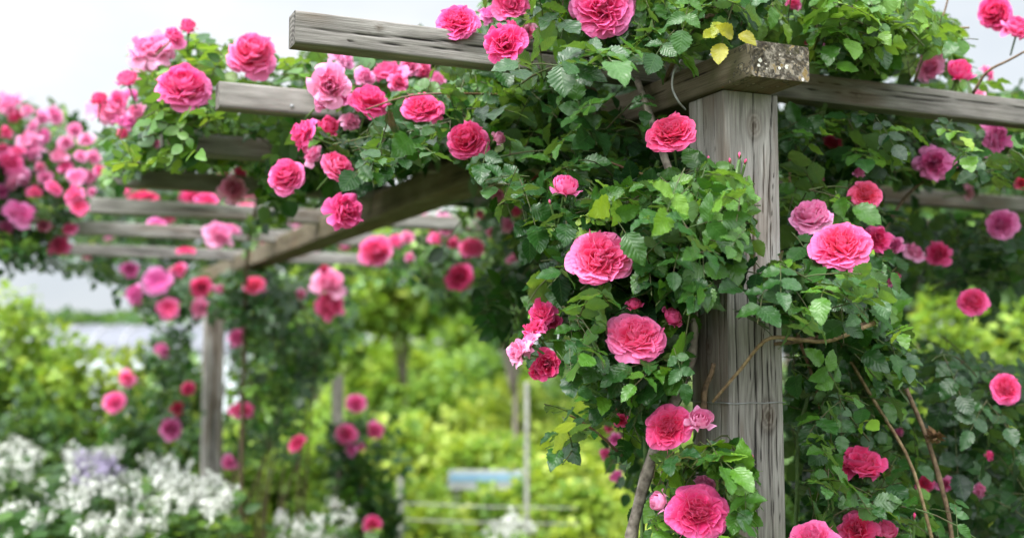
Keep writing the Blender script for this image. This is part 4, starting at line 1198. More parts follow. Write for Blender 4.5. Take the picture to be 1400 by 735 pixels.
# 6b --- roses far behind the left rafters
fbk = rose_plant('distant rose thicket with pink blooms glimpsed between the grey rafters at the left', 280, 7.4)
fol, stems = Foliage(), MB()
P_K1 = [(95, 262), (180, 236), (300, 225), (420, 230), (520, 262), (520, 380), (330, 372), (120, 372), (60, 350), (60, 300)]
grow(fol, stems, P_K1, (6.7, 7.9), 300, L=0.11, tone=(0.20, 0.13), out=(0, -1, 0.1), young=0.08, jit=10, length=(0.2, 0.4), every=0.05)
finish(fbk, fol, stems, 'lo')
put(fbk, [(x, y, dd, k, c, 6.8, 20, 0) for (x, y, dd, k, c) in ((180, 262, 24, 'rosette', 'hot'), (230, 300, 22, 'loose', 'mid'), (262, 268, 26, 'loose', 'hot'), (150, 318, 18, 'loose', 'mag'),
    (340, 268, 24, 'loose', 'pale'), (372, 290, 26, 'loose', 'mid'), (405, 300, 22, 'loose', 'pale'), (430, 332, 24, 'loose', 'pale'), (365, 330, 20, 'loose', 'mid'), (290, 340, 18, 'loose', 'pale'),
    (310, 240, 22, 'loose', 'hot'), (350, 245, 18, 'loose', 'mid'), (470, 330, 22, 'loose', 'mid'), (250, 240, 16, 'loose', 'mid'), (120, 345, 22, 'loose', 'mid'))], False)
canes_from_ground(fbk, 290, 7.2, [(290, 500, 7.2), (280, 400, 7.2), (300, 300, 7.2)], 0.02, 0.008, CANE_BROWN)

# 7 ---- rose on the right of the post
rgt = rose_plant('climbing rose with coral and hot pink blooms on tangled stems right of the near post', 1180, 2.1)
fol, stems = Foliage(), MB()
P_R1 = [(1068, 225), (1110, 205), (1180, 232), (1215, 270), (1225, 330), (1240, 385), (1235, 440), (1255, 520), (1250, 600), (1290, 640), (1330, 700), (1340, 760), (1082, 760), (1080, 480), (1070, 440)]
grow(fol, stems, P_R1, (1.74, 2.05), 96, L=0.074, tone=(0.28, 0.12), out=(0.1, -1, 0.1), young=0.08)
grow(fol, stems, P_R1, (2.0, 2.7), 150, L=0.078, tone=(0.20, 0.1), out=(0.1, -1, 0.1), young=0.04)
P_R1b = [(1085, 640), (1140, 620), (1230, 660), (1300, 680), (1340, 720), (1330, 760), (1085, 760)]
grow(fol, stems, P_R1b, (1.62, 1.8), 34, L=0.074, tone=(0.34, 0.1), out=(0.1, -1, 0.2), young=0.05)
P_R2 = [(1068, 138), (1180, 150), (1290, 162), (1400, 174), (1480, 178), (1480, 262), (1400, 262), (1330, 250), (1205, 250), (1150, 220), (1068, 235)]
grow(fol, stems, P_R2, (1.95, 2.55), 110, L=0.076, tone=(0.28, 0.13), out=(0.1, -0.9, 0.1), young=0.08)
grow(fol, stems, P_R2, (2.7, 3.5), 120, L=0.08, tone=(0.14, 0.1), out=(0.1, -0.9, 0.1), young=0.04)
P_R3 = [(1060, -60), (1200, -40), (1240, 10), (1260, 50), (1270, 70), (1200, 110), (1150, 104), (1108, 100), (1090, 60)]
grow(fol, stems, P_R3, (1.85, 2.6), 100, L=0.074, tone=(0.45, 0.15), out=(0, -0.6, 0.4), young=0.25)
P_R3b = [(1190, -30), (1290, 10), (1340, 45), (1300, 60), (1330, 90), (1390, 105), (1400, 128), (1300, 120), (1230, 110), (1230, 60)]
grow(fol, stems, P_R3b, (1.95, 2.6), 46, L=0.072, tone=(0.50, 0.15), out=(0, -0.6, 0.4), young=0.3)
P_R4 = [(1150, 240), (1215, 285), (1290, 296), (1480, 300), (1480, 395), (1240, 400), (1220, 340)]
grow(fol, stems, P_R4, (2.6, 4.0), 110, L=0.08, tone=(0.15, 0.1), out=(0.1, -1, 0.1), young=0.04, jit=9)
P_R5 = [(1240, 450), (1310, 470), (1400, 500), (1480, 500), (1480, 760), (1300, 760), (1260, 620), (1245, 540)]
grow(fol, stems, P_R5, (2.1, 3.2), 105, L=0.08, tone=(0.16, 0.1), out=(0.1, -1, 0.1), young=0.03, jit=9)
P_R6 = [(1064, 132), (1150, 146), (1150, 215), (1100, 240), (1066, 240)]
grow(fol, stems, P_R6, (2.0, 2.9), 46, L=0.076, tone=(0.20, 0.1), out=(0.1, -1, 0.1), young=0.04)
grow_box(fol, stems, (1.5, 3.2), (1.72, 3.3), (2.12, 2.38), 120, 0.076, (0.28, 0.13))
finish(rgt, fol, stems, 'hi')
put(rgt, B_RIGHT, True)
canes_from_ground(rgt, 1290, 1.86, [(1278, 760, 1.86), (1265, 700, 1.86), (1243, 628, 1.87), (1195, 548, 1.88), (1155, 480, 1.9), (1120, 420, 1.92), (1090, 330, 2.0), (1080, 200, 2.1), (1100, 80, 2.1), (1130, 47, 2.1), (1220, 40, 2.1), (1325, 38, 2.1)], 0.0040, 0.0018, CANE_TAN)
canes_from_ground(rgt, 1308, 1.90, [(1302, 740, 1.90), (1286, 660, 1.90), (1264, 590, 1.90), (1239, 531, 1.90)], 0.0044, 0.0038, CANE_BROWN, knob=(0.8, 0.9))
canes_from_ground(rgt, 1090, 1.9, [(1088, 745, 1.9), (1090, 660, 1.9), (1092, 590, 1.9), (1106, 535, 1.9), (1104, 470, 1.92), (1090, 430, 1.95)], 0.004, 0.003, STEM_GREEN)
canes_from_ground(rgt, 1140, 1.86, [(1135, 745, 1.86), (1128, 620, 1.86), (1118, 540, 1.85), (1095, 470, 1.85), (1085, 440, 1.86)], 0.004, 0.0028, STEM_RED)
canes_from_ground(rgt, 1150, 2.1, [(1160, 745, 2.1), (1170, 560, 2.1), (1160, 420, 2.1), (1200, 330, 2.2), (1260, 250, 2.4), (1340, 220, 2.5)], 0.007, 0.003, CANE_BROWN)
cane(rgt, [(1060, 470, 1.7), (1100, 465, 1.75), (1140, 455, 1.8), (1195, 440, 1.82)], 0.0030, 0.0040, CANE_BROWN, n=14)
cane(rgt, [(1330, 128, 2.1), (1350, 98, 2.08), (1380, 82, 2.06), (1420, 60, 2.05)], 0.0030, 0.0018, CANE_BROWN, n=14)
cane(rgt, [(1250, 112, 2.1), (1270, 60, 2.1), (1290, 20, 2.1), (1300, -20, 2.1)], 0.0026, 0.0014, STEM_RED, n=14)
# withered flower on the cut cane
mb = MB(); c = at(1278, 597, 1.89)-np.array(rgt.location)
for k in range(60):
    d = nrmz(RNG.normal(0, 1, 3)); a = nrmz(np.cross(d, [0.3, 0.5, 0.8])); L_ = RNG.uniform(0.010, 0.020)
    v = [c, c+d*L_*0.6+a*0.004, c+d*L_+RNG.normal(0, 0.003, 3), c+d*L_*0.6-a*0.004]
    mb.add(v, [[0, 1, 2, 3]])
mb.build('withered_flower', DRY, rgt)

# ------------------------------------------------------------------ rose bushes in the garden behind
def bush(name, label, cat, cx, top_y, wpx, d, zbase, lod, leaf, n, tone, blooms=(), group=None, material=FARLEAF, aspect=1.0, seed=0, droop=0.1, stemr=0.012):
    """leafy shrub: crown of many leaves in an uneven mass from zbase up to the pixel row top_y"""
    c = at(cx, 500, d)
    topz = at(cx, top_y, d)[2]
    rx = wpx*0.5*d/F
    pl = thing(name, label, cat, (c[0], c[1], 0), group)
    rng = np.random.default_rng(seed+int(cx)*7+int(top_y))
    o = np.array(pl.location)
    H = topz-zbase
    # lobes give an uneven outline
    nl = 13
    lobes = []
    for k in range(nl):
        a = rng.uniform(0, 6.28); rr = rx*math.sqrt(rng.random())*0.75
        hh = zbase+H*rng.uniform(0.22, 0.86)*(1-0.30*(rr/rx)**2)
        lobes.append((np.array([o[0]+rr*math.cos(a), o[1]+rr*math.sin(a)*aspect, hh]), rx*rng.uniform(0.28, 0.48), H*rng.uniform(0.14, 0.26)+0.03, rng.normal(0, 0.10)))
    lobes.append((np.array([o[0], o[1], topz-0.20*H]), rx*0.40, H*0.20, 0.05))
    F_ = Foliage()
    for k in range(n):
        lc, lr, lh, lt = lobes[int(rng.integers(0, len(lobes)))]
        v = nrmz(rng.normal(0, 1, 3)); q = rng.random()**0.45
        if rng.random() < 0.12: q *= 1.22
        p = lc+v*np.array([lr, lr*aspect, lh])*q
        if p[2] < 0.05: continue
        al = nrmz(v+rng.normal(0, 0.6, 3)+np.array([0, 0, -droop]))
        nr = nrmz(np.array([0, 0, 1.0])+v*0.5+rng.normal(0, 0.45, 3))
        F_.add(p, al, nr, leaf*rng.uniform(0.7, 1.3), float(np.clip(tone+lt+rng.normal(0, 0.10), 0, 1)))
    F_.build('foliage', pl, lod, material, o)
    for k in range(6):
        lc = lobes[k][0]
        mb = MB()
        b = o+np.array([rng.normal(0, rx*0.12), rng.normal(0, rx*0.12), -0.05])
        m = (b+lc)/2+rng.normal(0, rx*0.08, 3)
        tube(mb, smooth_path([b, m, lc], 12)-o, np.linspace(stemr, stemr*0.4, 12), 6)
        mb.build('stem', CANE_BROWN, pl)
    for b in blooms: bloom(pl, *b[:8], stalk=False)
    return pl


bush('rose_bush', 'dark leaved rose bush with a few pink blooms right of the bare climbing stems', 'rose bush', 490, 560, 130, 6.1, 0.25, 'md', 0.055, 1700, 0.36, B_MIDBUSH, group='rose bushes in the garden', material=LEAF)
bush('rose_bush', 'small rose bush with two pink blooms standing before the left hedge', 'rose bush', 165, 512, 110, 6.4, 0.2, 'md', 0.05, 900, 0.42, B_HEDGE, group='rose bushes in the garden', material=LEAF)

# ------------------------------------------------------------------ far garden
GRP_H = 'shrubs of the left hedge'
for i, (cx, ty, w, d, tn, lab) in enumerate([
        (20, 405, 190, 7.6, 0.62, 'yellow-green leafy shrub at the left edge under the rambling rose'),
        (95, 455, 170, 7.3, 0.68, 'yellow-green leafy shrub left of the two-bloom rose bush'),
        (180, 470, 150, 7.5, 0.70, 'bright yellow-green shrub behind the small two-bloom rose bush'),
        (245, 475, 130, 7.8, 0.58, 'loose green shrub just left of the far pergola post'),
        (-60, 440, 170, 7.2, 0.58, 'green leafy shrub cut by the left edge of the picture')]):
    bush('hedge_shrub', lab, 'shrub', cx, ty, w, d, 0.35, 'lo', 0.062, 3000, tn, group=GRP_H, seed=i)
GRP_D = 'dark bushes behind the white flowers'
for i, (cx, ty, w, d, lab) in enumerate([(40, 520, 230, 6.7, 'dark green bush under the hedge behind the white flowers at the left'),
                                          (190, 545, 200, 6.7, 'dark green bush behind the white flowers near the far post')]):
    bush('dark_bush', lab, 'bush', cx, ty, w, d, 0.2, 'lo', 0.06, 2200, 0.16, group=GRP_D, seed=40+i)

# yellow-green planting in the middle
GRP_M = 'yellow-green shrubs in the garden beyond'
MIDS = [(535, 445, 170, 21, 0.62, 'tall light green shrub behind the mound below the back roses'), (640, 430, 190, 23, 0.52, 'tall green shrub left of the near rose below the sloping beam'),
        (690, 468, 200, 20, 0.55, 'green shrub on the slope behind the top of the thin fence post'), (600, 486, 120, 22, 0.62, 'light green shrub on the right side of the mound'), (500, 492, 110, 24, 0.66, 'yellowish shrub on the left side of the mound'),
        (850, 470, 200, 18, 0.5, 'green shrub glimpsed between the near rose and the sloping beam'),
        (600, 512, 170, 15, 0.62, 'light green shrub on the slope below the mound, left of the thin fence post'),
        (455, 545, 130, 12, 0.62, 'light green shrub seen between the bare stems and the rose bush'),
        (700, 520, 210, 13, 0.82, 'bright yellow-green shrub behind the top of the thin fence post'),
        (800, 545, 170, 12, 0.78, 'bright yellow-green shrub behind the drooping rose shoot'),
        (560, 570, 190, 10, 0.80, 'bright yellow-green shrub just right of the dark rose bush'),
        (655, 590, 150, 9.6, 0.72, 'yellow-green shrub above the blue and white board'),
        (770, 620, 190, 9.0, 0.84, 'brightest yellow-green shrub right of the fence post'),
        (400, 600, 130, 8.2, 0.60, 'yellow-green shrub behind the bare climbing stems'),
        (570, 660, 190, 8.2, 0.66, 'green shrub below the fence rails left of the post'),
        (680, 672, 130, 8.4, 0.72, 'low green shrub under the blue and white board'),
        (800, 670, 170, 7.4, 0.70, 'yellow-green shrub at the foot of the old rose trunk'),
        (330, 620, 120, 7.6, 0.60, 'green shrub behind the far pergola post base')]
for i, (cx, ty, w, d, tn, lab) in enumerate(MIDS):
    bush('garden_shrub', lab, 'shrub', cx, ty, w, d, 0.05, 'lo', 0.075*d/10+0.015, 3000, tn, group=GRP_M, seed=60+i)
# right hand shrubs
GRP_R = 'bright shrubs right of the pergola'
for i, (cx, ty, w, d, tn, lab) in enumerate([(1290, 398, 190, 6.2, 0.66, 'bright green shrub seen under the rafters at the right'),
                                              (1400, 402, 200, 6.4, 0.62, 'bright green shrub at the right edge under the rafters'),
                                              (1200, 425, 150, 6.8, 0.56, 'green shrub behind the tangled stems right of the post'),
                                              (1110, 470, 130, 7.0, 0.40, 'darker green shrub directly behind the near post')]):
    bush('bright_shrub', lab, 'shrub', cx, ty, w, d, 0.1, 'lo', 0.07, 2800, tn, group=GRP_R, seed=90+i)
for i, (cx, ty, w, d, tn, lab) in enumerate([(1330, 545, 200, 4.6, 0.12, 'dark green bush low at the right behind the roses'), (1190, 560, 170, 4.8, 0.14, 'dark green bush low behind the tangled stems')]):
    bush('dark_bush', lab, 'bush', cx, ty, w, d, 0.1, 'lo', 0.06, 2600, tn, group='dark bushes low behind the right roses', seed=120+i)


# trees
def tree(label, cx, top_y, bot_y, wpx, d, n, tone, leaf, seed, group='trees beyond the garden'):
    c = at(cx, 500, d); topz = at(cx, top_y, d)[2]; botz = at(cx, bot_y, d)[2]
    pl = thing('garden_tree', label, 'tree', (c[0], c[1], 0), group)
    o = np.array(pl.location); rng = np.random.default_rng(seed)
    rx = wpx*0.5*d/F; cz = (topz+botz)/2; rz = (topz-botz)/2
    mb = MB()
    tube(mb, smooth_path([(0, 0, -0.1), (0.05*rx, 0.02, botz*0.6), (0, 0.03, cz), (0.05, 0, cz+rz*0.6)], 14), np.linspace(0.010*rx+0.025, 0.015, 14), 9, True, 0.1, seed)
    mb.build('trunk', BARK, pl)
    lobes = []
    for k in range(24):
        v = nrmz(rng.normal(0, 1, 3)); q = rng.random()**0.4*0.78
        lobes.append((o+np.array([0, 0, cz])+v*np.array([rx, rx, rz])*q, rng.uniform(0.2, 0.36), rng.normal(0, 0.08)))
    for k in range(7):
        mb = MB(); e = lobes[k][0]-o
        tube(mb, smooth_path([(0, 0, max(0.3, botz*0.7)), e*np.array([0.5, 0.5, 0]) + np.array([0, 0, (e[2]+botz)/2]), e], 10), np.linspace(0.006*rx+0.008, 0.006, 10), 6)
        mb.build('limb', BARK, pl)
    F_ = Foliage()
    for k in range(n):
        lc, lr, lt = lobes[int(rng.integers(0, len(lobes)))]
        v = nrmz(rng.normal(0, 1, 3)); q = rng.random()**0.5*(1.2 if rng.random() < 0.15 else 1)
        p = lc+v*np.array([rx, rx, rz])*lr*q
        F_.add(p, nrmz(v+rng.normal(0, 0.6, 3)-np.array([0, 0, 0.3])), nrmz(np.array([0, 0, 1.0])+rng.normal(0, 0.5, 3)+v*0.4), leaf*rng.uniform(0.7, 1.3), float(np.clip(tone+lt+rng.normal(0, 0.08), 0, 1)))
    F_.build('crown', pl, 'lo', FARLEAF, o)
    return pl


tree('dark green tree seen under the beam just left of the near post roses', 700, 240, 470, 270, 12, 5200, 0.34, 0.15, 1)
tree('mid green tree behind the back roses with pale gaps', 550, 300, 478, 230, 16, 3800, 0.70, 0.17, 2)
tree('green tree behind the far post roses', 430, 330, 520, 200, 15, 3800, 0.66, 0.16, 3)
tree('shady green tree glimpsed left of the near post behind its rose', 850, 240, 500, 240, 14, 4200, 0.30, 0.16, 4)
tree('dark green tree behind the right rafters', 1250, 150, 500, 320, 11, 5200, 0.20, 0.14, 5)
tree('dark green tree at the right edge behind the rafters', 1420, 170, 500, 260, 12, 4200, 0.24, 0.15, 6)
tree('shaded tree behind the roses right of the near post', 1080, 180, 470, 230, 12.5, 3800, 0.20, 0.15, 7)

# ------------------------------------------------------------------ white flowers
def floret_head(rng, R, n, pet=0.012):
    mb = MB()
    for k in range(n):
        v = nrmz(rng.normal(0, 1, 3)+np.array([0, 0, 0.9])); c = v*np.array([R, R, R*1.1])*rng.uniform(0.3, 1.25)
        nn = nrmz(v+rng.normal(0, 0.35, 3)); a = nrmz(np.cross(nn, [0.3, 0.8, 0.5])); b = np.cross(nn, a)
        ph = rng.uniform(0, 6.28)
        tube(mb, [np.array([0, 0, -R*0.9]), c*0.5+np.array([0, 0, -R*0.4]), c], 0.0012, 3, False)
        for j in range(4):
            t = ph+j*math.pi/2; d = a*math.cos(t)+b*math.sin(t); e = np.cross(nn, d)
            mb.add([c, c+d*pet*0.55+e*pet*0.42+nn*0.001, c+d*pet+nn*0.003, c+d*pet*0.55-e*pet*0.42+nn*0.001], [[0, 1, 2, 3]])
    return new_mesh('flower_head', np.concatenate(mb.v), np.concatenate(mb.f), smooth=False)


rngw = np.random.default_rng(5)
HEADS_W = [floret_head(rngw, 0.042, 13, 0.0105) for _ in range(5)]
for h in HEADS_W: h.materials.append(WHITEP)
HEADS_L = [floret_head(rngw, 0.036, 12) for _ in range(2)]
for h in HEADS_L: h.materials.append(LILAC)


def flower_clump(label, poly, dr, n, heads, d0, tone=0.3, leaves=700, name='white_flower_clump', cat='flowering plant', group='white flowers in the left bed', sz=1.0):
    xs = [p[0] for p in poly]; ys = [p[1] for p in poly]
    g = at(sum(xs)/len(xs), 600, d0)
    pl = thing(name, label, cat, (g[0], g[1], 0), group)
    o = np.array(pl.location); R = RNG
    st = MB(); F_ = Foliage()
    k = 0
    spots = []
    while k < n:
        x = R.uniform(min(xs), max(xs)); y = R.uniform(min(ys), max(ys))
        if not inpoly(x, y, poly): continue
        k += 1
        # taller heads stand further back
        t = (y-min(ys))/(max(ys)-min(ys)+1e-6)
        d = dr[1]+(dr[0]-dr[1])*t+R.normal(0, 0.12)
        p = at(x, y, d); spots.append(p)
        me = heads[int(R.integers(0, len(heads)))]
        h = bpy.data.objects.new('flower_head', me); COL.objects.link(h); h.parent = pl
        h.location = [float(c) for c in p-o]; s = sz*R.uniform(0.55, 1.2); h.scale = (s, s, s)
        h.rotation_euler = (R.normal(0, 0.35), R.normal(0, 0.35), R.uniform(0, 6.28))
        b = np.array([p[0]+R.normal(0, 0.05), p[1]+R.normal(0, 0.05), -0.02])
        tube(st, smooth_path([b-o, (b+p)/2-o+R.normal(0, 0.02, 3), p-o], 8), np.linspace(0.0035, 0.002, 8), 4, False)
    for k in range(leaves):
        p = spots[int(R.integers(0, len(spots)))]
        z = p[2]*R.uniform(0.45, 0.985)
        q = np.array([p[0]+R.normal(0, 0.05), p[1]+R.normal(0, 0.05), z])
        a = R.uniform(0, 6.28)
        F_.add(q, [math.cos(a), math.sin(a), R.uniform(-0.3, 0.5)], nrmz(np.array([0, -0.3, 1])+R.normal(0, 0.4, 3)), R.uniform(0.04, 0.085), float(np.clip(tone+R.normal(0, 0.1), 0, 1)))
    F_.build('foliage', pl, 'md', FARLEAF, o)
    st.build('stem', STEM_GREEN, pl)
    return pl


flower_clump('tall white flowers at the left edge of the flower bed', [(-60, 605), (30, 600), (70, 625), (60, 665), (-60, 670)], (4.3, 5.2), 44, HEADS_W, 4.7, 0.3, 900)
flower_clump('tall white flowers of the bed right behind the lilac flowers', [(85, 612), (150, 600), (185, 630), (180, 672), (85, 660)], (4.3, 5.2), 38, HEADS_W, 4.7, 0.3, 900)
flower_clump('broad front mass of white flowers in the bed', [(85, 660), (230, 640), (250, 690), (200, 735), (100, 735), (80, 700)], (3.8, 4.5), 58, HEADS_W, 4.1, 0.32, 1200)
flower_clump('white flowers at the right end of the bed below the far post', [(200, 625), (270, 640), (318, 670), (325, 705), (250, 700), (215, 670)], (4.0, 4.8), 48, HEADS_W, 4.4, 0.36, 900)
flower_clump('few scattered white flowers among dark leaves low at the left edge', [(0, 665), (70, 670), (80, 735), (-40, 745)], (3.8, 4.2), 9, HEADS_W, 4.0, 0.25, 1500, sz=0.8)
flower_clump('small lilac flowers among the white flowers', [(70, 620), (115, 618), (165, 640), (170, 660), (100, 655)], (4.4, 4.7), 22, HEADS_L, 4.55, 0.3, 200, 'lilac_flower_clump', group='lilac flowers')
flower_clump('white flower clump at the bottom below the bare stems', [(380, 705), (430, 680), (478, 690), (488, 720), (470, 755), (375, 755)], (4.5, 5.1), 34, HEADS_W, 4.8, 0.4, 600, group='white flowers in the middle')
flower_clump('cream white flower clump at the bottom under the thin fence post', [(662, 718), (695, 705), (726, 715), (740, 755), (655, 755)], (5.6, 6.0), 30, HEADS_W, 5.8, 0.5, 400, group='white flowers in the middle', sz=1.1)

# ------------------------------------------------------------------ fence, stake, board, greenhouse
def box(mb, x0, x1, y0, y1, z0, z1, **kw):
    v = [(x, y, z) for x in (x0, x1) for y in (y0, y1) for z in (z0, z1)]
    f = [[0, 1, 3, 2], [4, 6, 7, 5], [0, 4, 5, 1], [2, 3, 7, 6], [0, 2, 6, 4], [1, 5, 7, 3]]
    mb.add(v, f)


PALEWOOD = simple('pale_grey_fence_wood', (0.34, 0.34, 0.30), 0.8, (0.24, 0.24, 0.21), 30, 0.2, 0.3)


def obox(name, material, parent, c, hx, hy, z0, z1, rz, origin):
    """upright box turned rz about z, with a small chamfer"""
    ch = min(hx, hy)*0.25
    ring = [(-hx+ch, -hy), (hx-ch, -hy), (hx, -hy+ch), (hx, hy-ch), (hx-ch, hy), (-hx+ch, hy), (-hx, hy-ch), (-hx, -hy+ch)]
    co, si = math.cos(rz), math.sin(rz)
    V = []
    for zz, k in ((z0, 1), (z1-ch, 1), (z1, 0.88)):
        for (x, y) in ring: V.append((c[0]+(x*co-y*si)*k-origin[0], c[1]+(x*si+y*co)*k-origin[1], zz-origin[2]))
    mb = MB(); n = 8
    Fq = grid_faces(3, n, True)
    V = V+[(c[0]-origin[0], c[1]-origin[1], z1-origin[2])]
    tri = np.array([[2*n+k, 2*n+(k+1) % n, 3*n, -10**9] for k in range(n)])
    mb.add(V, np.concatenate([Fq, tri]))
    return mb.build(name, material, parent, smooth=False)


YAWR = -TH
fc = at(720, 600, 7.1)
fence = thing('wire_fence', 'thin pale grey fence with slim posts and two low rails in the garden beyond', 'fence', (fc[0], fc[1], 0))
fo = np.array(fence.location)
obox('post', PALEWOOD, fence, fc, 0.015, 0.015, -0.1, at(720, 522, 7.1)[2], YAWR, fo)
p2 = at(548, 600, 7.1)
obox('post', PALEWOOD, fence, p2, 0.018, 0.018, -0.1, at(548, 650, 7.1)[2], YAWR, fo)
for yy in (691, 713):
    mb = MB(); a = at(545, yy-4, 7.0); b = at(790, yy+3, 7.0)
    tube(mb, [a-fo, (a+b)/2-fo+np.array([0, 0, -0.008]), b-fo], 0.005, 8)
    mb.build('rail', PALEWOOD, fence)
sc_ = at(461, 600, 7.4)
stake = thing('wooden_stake', 'short grey wooden stake between the bare stems and the dark rose bush', 'stake', (sc_[0], sc_[1], 0))
obox('stake_shaft', WOOD_RAFTER if False else simple('grey_stake_wood', (0.24, 0.22, 0.19), 0.85, (0.12, 0.11, 0.09), 40), stake, sc_, 0.035, 0.035, -0.1, at(461, 512, 7.4)[2], YAWR, np.array(stake.location))
# blue and white board behind the fence
bc = at(668, 653, 8.7)
board = thing('low_board', 'low pale board with a blue stripe behind the fence rails', 'board', (bc[0], bc[1], 0))
BLUE = simple('faded_blue_paint', (0.20, 0.34, 0.46), 0.6, (0.17, 0.30, 0.42), 8)
WHITEB = simple('off_white_paint', (0.36, 0.37, 0.36), 0.6, (0.30, 0.31, 0.30), 8)


def zat(py, d): return at(668, py, d)[2]


wx = 55*8.7/F
bo = np.array(board.location)
obox('panel', WHITEB, board, bc, wx, 0.02, zat(668, 8.7), zat(642, 8.7), YAWR, bo)
obox('stripe', BLUE, board, bc+np.array([-0.0035*0, 0, 0])-FWD*0.012, wx*0.96, 0.0125, zat(657, 8.7), zat(647, 8.7), YAWR, bo)
for k in (-0.8, 0.8):
    obox('leg', PALEWOOD, board, bc+RIGHT*wx*k+FWD*0.05, 0.025, 0.025, -0.1, zat(643, 8.7), YAWR, bo)

# greenhouse
gd = 30.0
gl, gr = at(-160, 460, gd), at(330, 460, gd)
gh = thing('greenhouse', 'long low whitish greenhouse roof beyond the left hedge', 'greenhouse', ((gl[0]+gr[0])/2, (gl[1]+gr[1])/2, 0))
go = np.array(gh.location)
dirx = nrmz(np.array([gr[0]-gl[0], gr[1]-gl[1], 0])); diry = np.array([-dirx[1], dirx[0], 0])
Lh = np.linalg.norm((gr-gl)[:2])/2
ztop = at(100, 441, gd)[2]; zeave = at(100, 478, gd)[2]
FILM = simple('milky_film', (0.15, 0.157, 0.182), 0.6, (0.12, 0.128, 0.15), 0.5)
GLAZ = simple('grey_white_wall', (0.55, 0.58, 0.62), 0.4, (0.44, 0.47, 0.5), 1.0)
nb = 24
arc = [(-2.6, zeave-0.1)]+[(-2.6*math.cos(t), zeave+(ztop-zeave)*math.sin(t)**0.8) for t in np.linspace(0.02, math.pi-0.02, 17)]+[(2.6, zeave-0.1)]
V = []
for i in range(nb+1):
    xx = -Lh+2*Lh*i/nb
    for (yy, zz) in arc:
        V.append(dirx*xx+diry*(yy+2.6)+np.array([0, 0, zz-0.03*(i % 2)]))
mb = MB(); mb.add(V, grid_faces(nb+1, len(arc))); mb.build('roof', FILM, gh)
mb = MB()
for yy in (0.06, 5.14):
    V = []
    for i in range(nb+1):
        xx = -Lh+2*Lh*i/nb
        V += [dirx*xx+diry*yy+np.array([0, 0, -0.1]), dirx*xx+diry*yy+np.array([0, 0, zeave])]
    mb.add(V, grid_faces(nb+1, 2))
for xx in (-Lh, Lh):
    V = []
    for (yy, zz) in arc: V += [dirx*xx+diry*(yy+2.6)+np.array([0, 0, -0.1]), dirx*xx+diry*(yy+2.6)+np.array([0, 0, zz-0.02])]
    mb.add(V, grid_faces(len(arc), 2))
mb.build('wall', GLAZ, gh, smooth=False)
for i in range(0, nb+1, 2):
    xx = -Lh+2*Lh*i/nb
    mb = MB(); tube(mb, [dirx*xx+diry*(yy+2.6)+np.array([0, 0, zz+0.02]) for (yy, zz) in arc], 0.03, 5)
    mb.build('hoop', simple('steel_hoop', (0.5, 0.5, 0.52), 0.5) if i == 0 else bpy.data.materials['steel_hoop'], gh)
# distant tree line
tl = MB(); F_ = Foliage()
for k in range(2600):
    x = RNG.uniform(-200, 190) if RNG.random() < 0.8 else RNG.uniform(190, 900)
    d = RNG.uniform(58, 66)
    h = 436-3*noise2(np.array(x*0.03), np.array(1.0), 4)*2
    y = h+abs(RNG.normal(0, 9))
    F_.add(at(x, y, d), nrmz(RNG.normal(0, 1, 3)), nrmz(RNG.normal(0, 1, 3)+np.array([0, 0, 1])), RNG.uniform(0.35, 0.7), float(np.clip(RNG.normal(0.25, 0.08), 0, 1)))
o_ = F_.build('distant_trees', None, 'lo', FARLEAF, (0, 0, 0)); o_['kind'] = 'stuff'
o_['label'] = 'thin dark line of distant trees over the greenhouse roof'; o_['category'] = 'trees'

# ------------------------------------------------------------------ ground and mound
GROUND = simple('grassy_ground', (0.075, 0.12, 0.03), 0.9, (0.06, 0.055, 0.035), 1.2, 0.1, 0.4)
GRASSH = simple('mound_grass', (0.13, 0.20, 0.045), 0.9, (0.055, 0.10, 0.025), 1.6, 0.1, 0.4)
xs = np.concatenate([np.linspace(-900, -40, 12), np.linspace(-30, 60, 60), np.linspace(70, 900, 12)])
ys = np.concatenate([np.linspace(-300, -12, 8), np.linspace(-8, 70, 60), np.linspace(80, 1200, 14)])
X, Y = np.meshgrid(xs, ys)
Z = 0.06*(fbm(X*0.35, Y*0.35, 3)-0.5)-0.03
mb = MB(); mb.add(np.stack([X, Y, Z], -1).reshape(-1, 3), grid_faces(len(ys), len(xs)))
g = mb.build('ground', GROUND); g['kind'] = 'structure'
hc = at(545, 500, 34.0)
rr = np.linspace(0, 1, 22)[:, None]; aa = np.linspace(0, 2*math.pi, 49)[None, :-1]
ht = at(545, 478, 34.0)[2]
Xh = hc[0]+rr*7.0*np.cos(aa); Yh = hc[1]+rr*6.0*np.sin(aa)
Zh = -0.25+(ht+0.25)*np.cos(rr*math.pi/2)**1.3*(1+0.18*(fbm(Xh*0.5, Yh*0.5, 7)-0.5))+0*aa
mb = MB(); mb.add(np.stack([Xh, Yh, Zh], -1).reshape(-1, 3), grid_faces(22, 48, True))
hl = mb.build('hill', GRASSH); hl['kind'] = 'structure'
# grass tufts on the ground between the shrubs
F_ = Foliage()
for k in range(7000):
    d = RNG.uniform(6, 24); x = RNG.uniform(-50, 1450)
    p = at(x, 600, d); p[2] = -0.03
    F_.add(p, nrmz(np.array([RNG.normal(0, 0.35), RNG.normal(0, 0.35), 1.0])), nrmz(RNG.normal(0, 1, 3)), RNG.uniform(0.15, 0.42), float(np.clip(RNG.normal(0.7, 0.15), 0, 1)))
o_ = F_.build('grass', None, 'lo', FARLEAF, (0, 0, 0)); o_['kind'] = 'stuff'
o_['label'] = 'tufts of tall grass between the garden shrubs'; o_['category'] = 'grass'

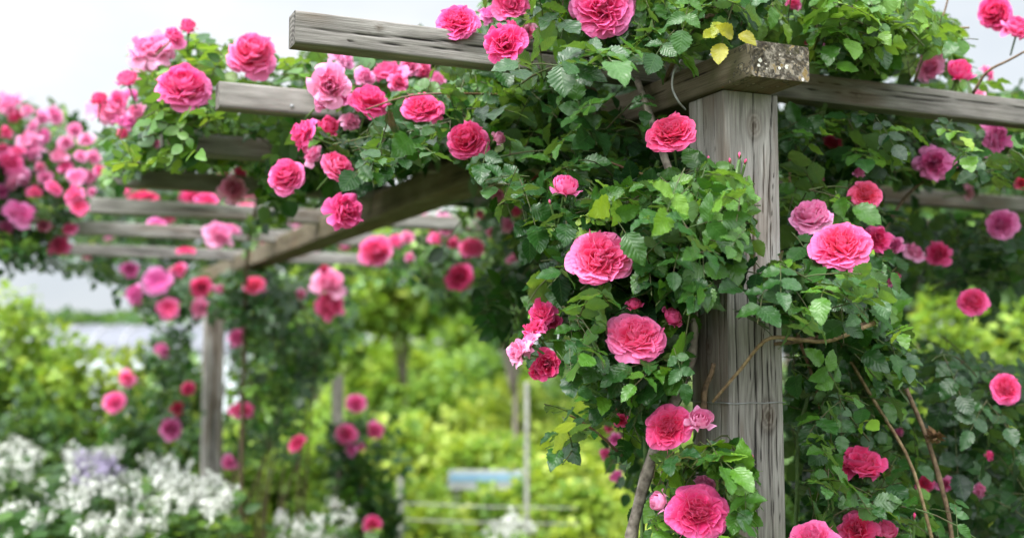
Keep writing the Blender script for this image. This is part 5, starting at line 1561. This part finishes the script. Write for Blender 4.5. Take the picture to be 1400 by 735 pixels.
# ------------------------------------------------------------------ sky and sun
SUN_EL, SUN_AZ = math.radians(58), math.radians(-120)      # soft sun behind the camera's left shoulder
world = bpy.data.worlds.new('World'); scene.world = world
world.use_nodes = True
nt = world.node_tree
for n in list(nt.nodes): nt.nodes.remove(n)
out = nt.nodes.new('ShaderNodeOutputWorld'); bg = nt.nodes.new('ShaderNodeBackground')
sky = nt.nodes.new('ShaderNodeTexSky'); sky.sky_type = 'NISHITA'; sky.sun_disc = False
sky.sun_elevation = SUN_EL; sky.sun_rotation = SUN_AZ
sky.dust_density = 4.0; sky.air_density = 1.0; sky.ozone_density = 1.0
hs = nt.nodes.new('ShaderNodeHueSaturation'); hs.inputs['Saturation'].default_value = 0.22
nt.links.new(sky.outputs[0], hs.inputs['Color'])
tc = nt.nodes.new('ShaderNodeTexCoord')
cl = nt.nodes.new('ShaderNodeTexNoise'); cl.inputs['Scale'].default_value = 2.1; cl.inputs['Detail'].default_value = 6; cl.inputs['Roughness'].default_value = 0.5
mp = nt.nodes.new('ShaderNodeMapping'); mp.inputs['Scale'].default_value = (1, 1, 2.2)
nt.links.new(tc.outputs['Generated'], mp.inputs[0]); nt.links.new(mp.outputs[0], cl.inputs['Vector'])
cr = ramp(nt, [(0.34, (0.84, 0.90, 0.96)), (0.50, (1.06, 1.09, 1.11)), (0.66, (1.30, 1.30, 1.29))])
nt.links.new(cl.outputs['Fac'], cr.inputs[0])
# overcast: flat cloud veil over the sky colour, brighter overhead and round the hidden sun
cm = mixc(nt, 0.70, hs.outputs[0], (7.0, 7.1, 7.2))
mul = mixc(nt, 1.0, cm, cr.outputs[0], 'MULTIPLY')
dp = nt.nodes.new('ShaderNodeVectorMath'); dp.operation = 'DOT_PRODUCT'
nt.links.new(tc.outputs['Generated'], dp.inputs[0])
dp.inputs[1].default_value = (math.sin(SUN_AZ)*math.cos(SUN_EL), math.cos(SUN_AZ)*math.cos(SUN_EL), math.sin(SUN_EL))
gl_ = mth(nt, 'ADD', 0.64, mth(nt, 'MULTIPLY', mth(nt, 'POWER', mth(nt, 'MAXIMUM', dp.outputs['Value'], 0.0), 1.4), 2.7))
vm = nt.nodes.new('ShaderNodeVectorMath'); vm.operation = 'SCALE'
nt.links.new(mul, vm.inputs[0]); nt.links.new(gl_, vm.inputs['Scale'])
nt.links.new(vm.outputs[0], bg.inputs['Color'])
bg.inputs['Strength'].default_value = 0.12
nt.links.new(bg.outputs[0], out.inputs['Surface'])
sl = bpy.data.lights.new('sun', 'SUN'); sl.energy = 1.4; sl.angle = math.radians(20); sl.color = (1.0, 0.97, 0.92)
so = bpy.data.objects.new('sun', sl); COL.objects.link(so)
# the lamp shines down its -Z
sd = Vector((math.sin(SUN_AZ)*math.cos(SUN_EL), math.cos(SUN_AZ)*math.cos(SUN_EL), math.sin(SUN_EL)))
so.rotation_euler = sd.to_track_quat('Z', 'Y').to_euler()
so.location = (0, 0, 10)

vs = scene.view_settings
vs.view_transform = 'Standard'; vs.look = 'None'; vs.gamma = 1.0; vs.exposure = 1.03
try: vs.use_curve_mapping = False
except Exception: pass
scene.cycles.use_denoising = True
scene.cycles.max_bounces = 8
scene.cycles.transmission_bounces = 6
scene.cycles.diffuse_bounces = 4
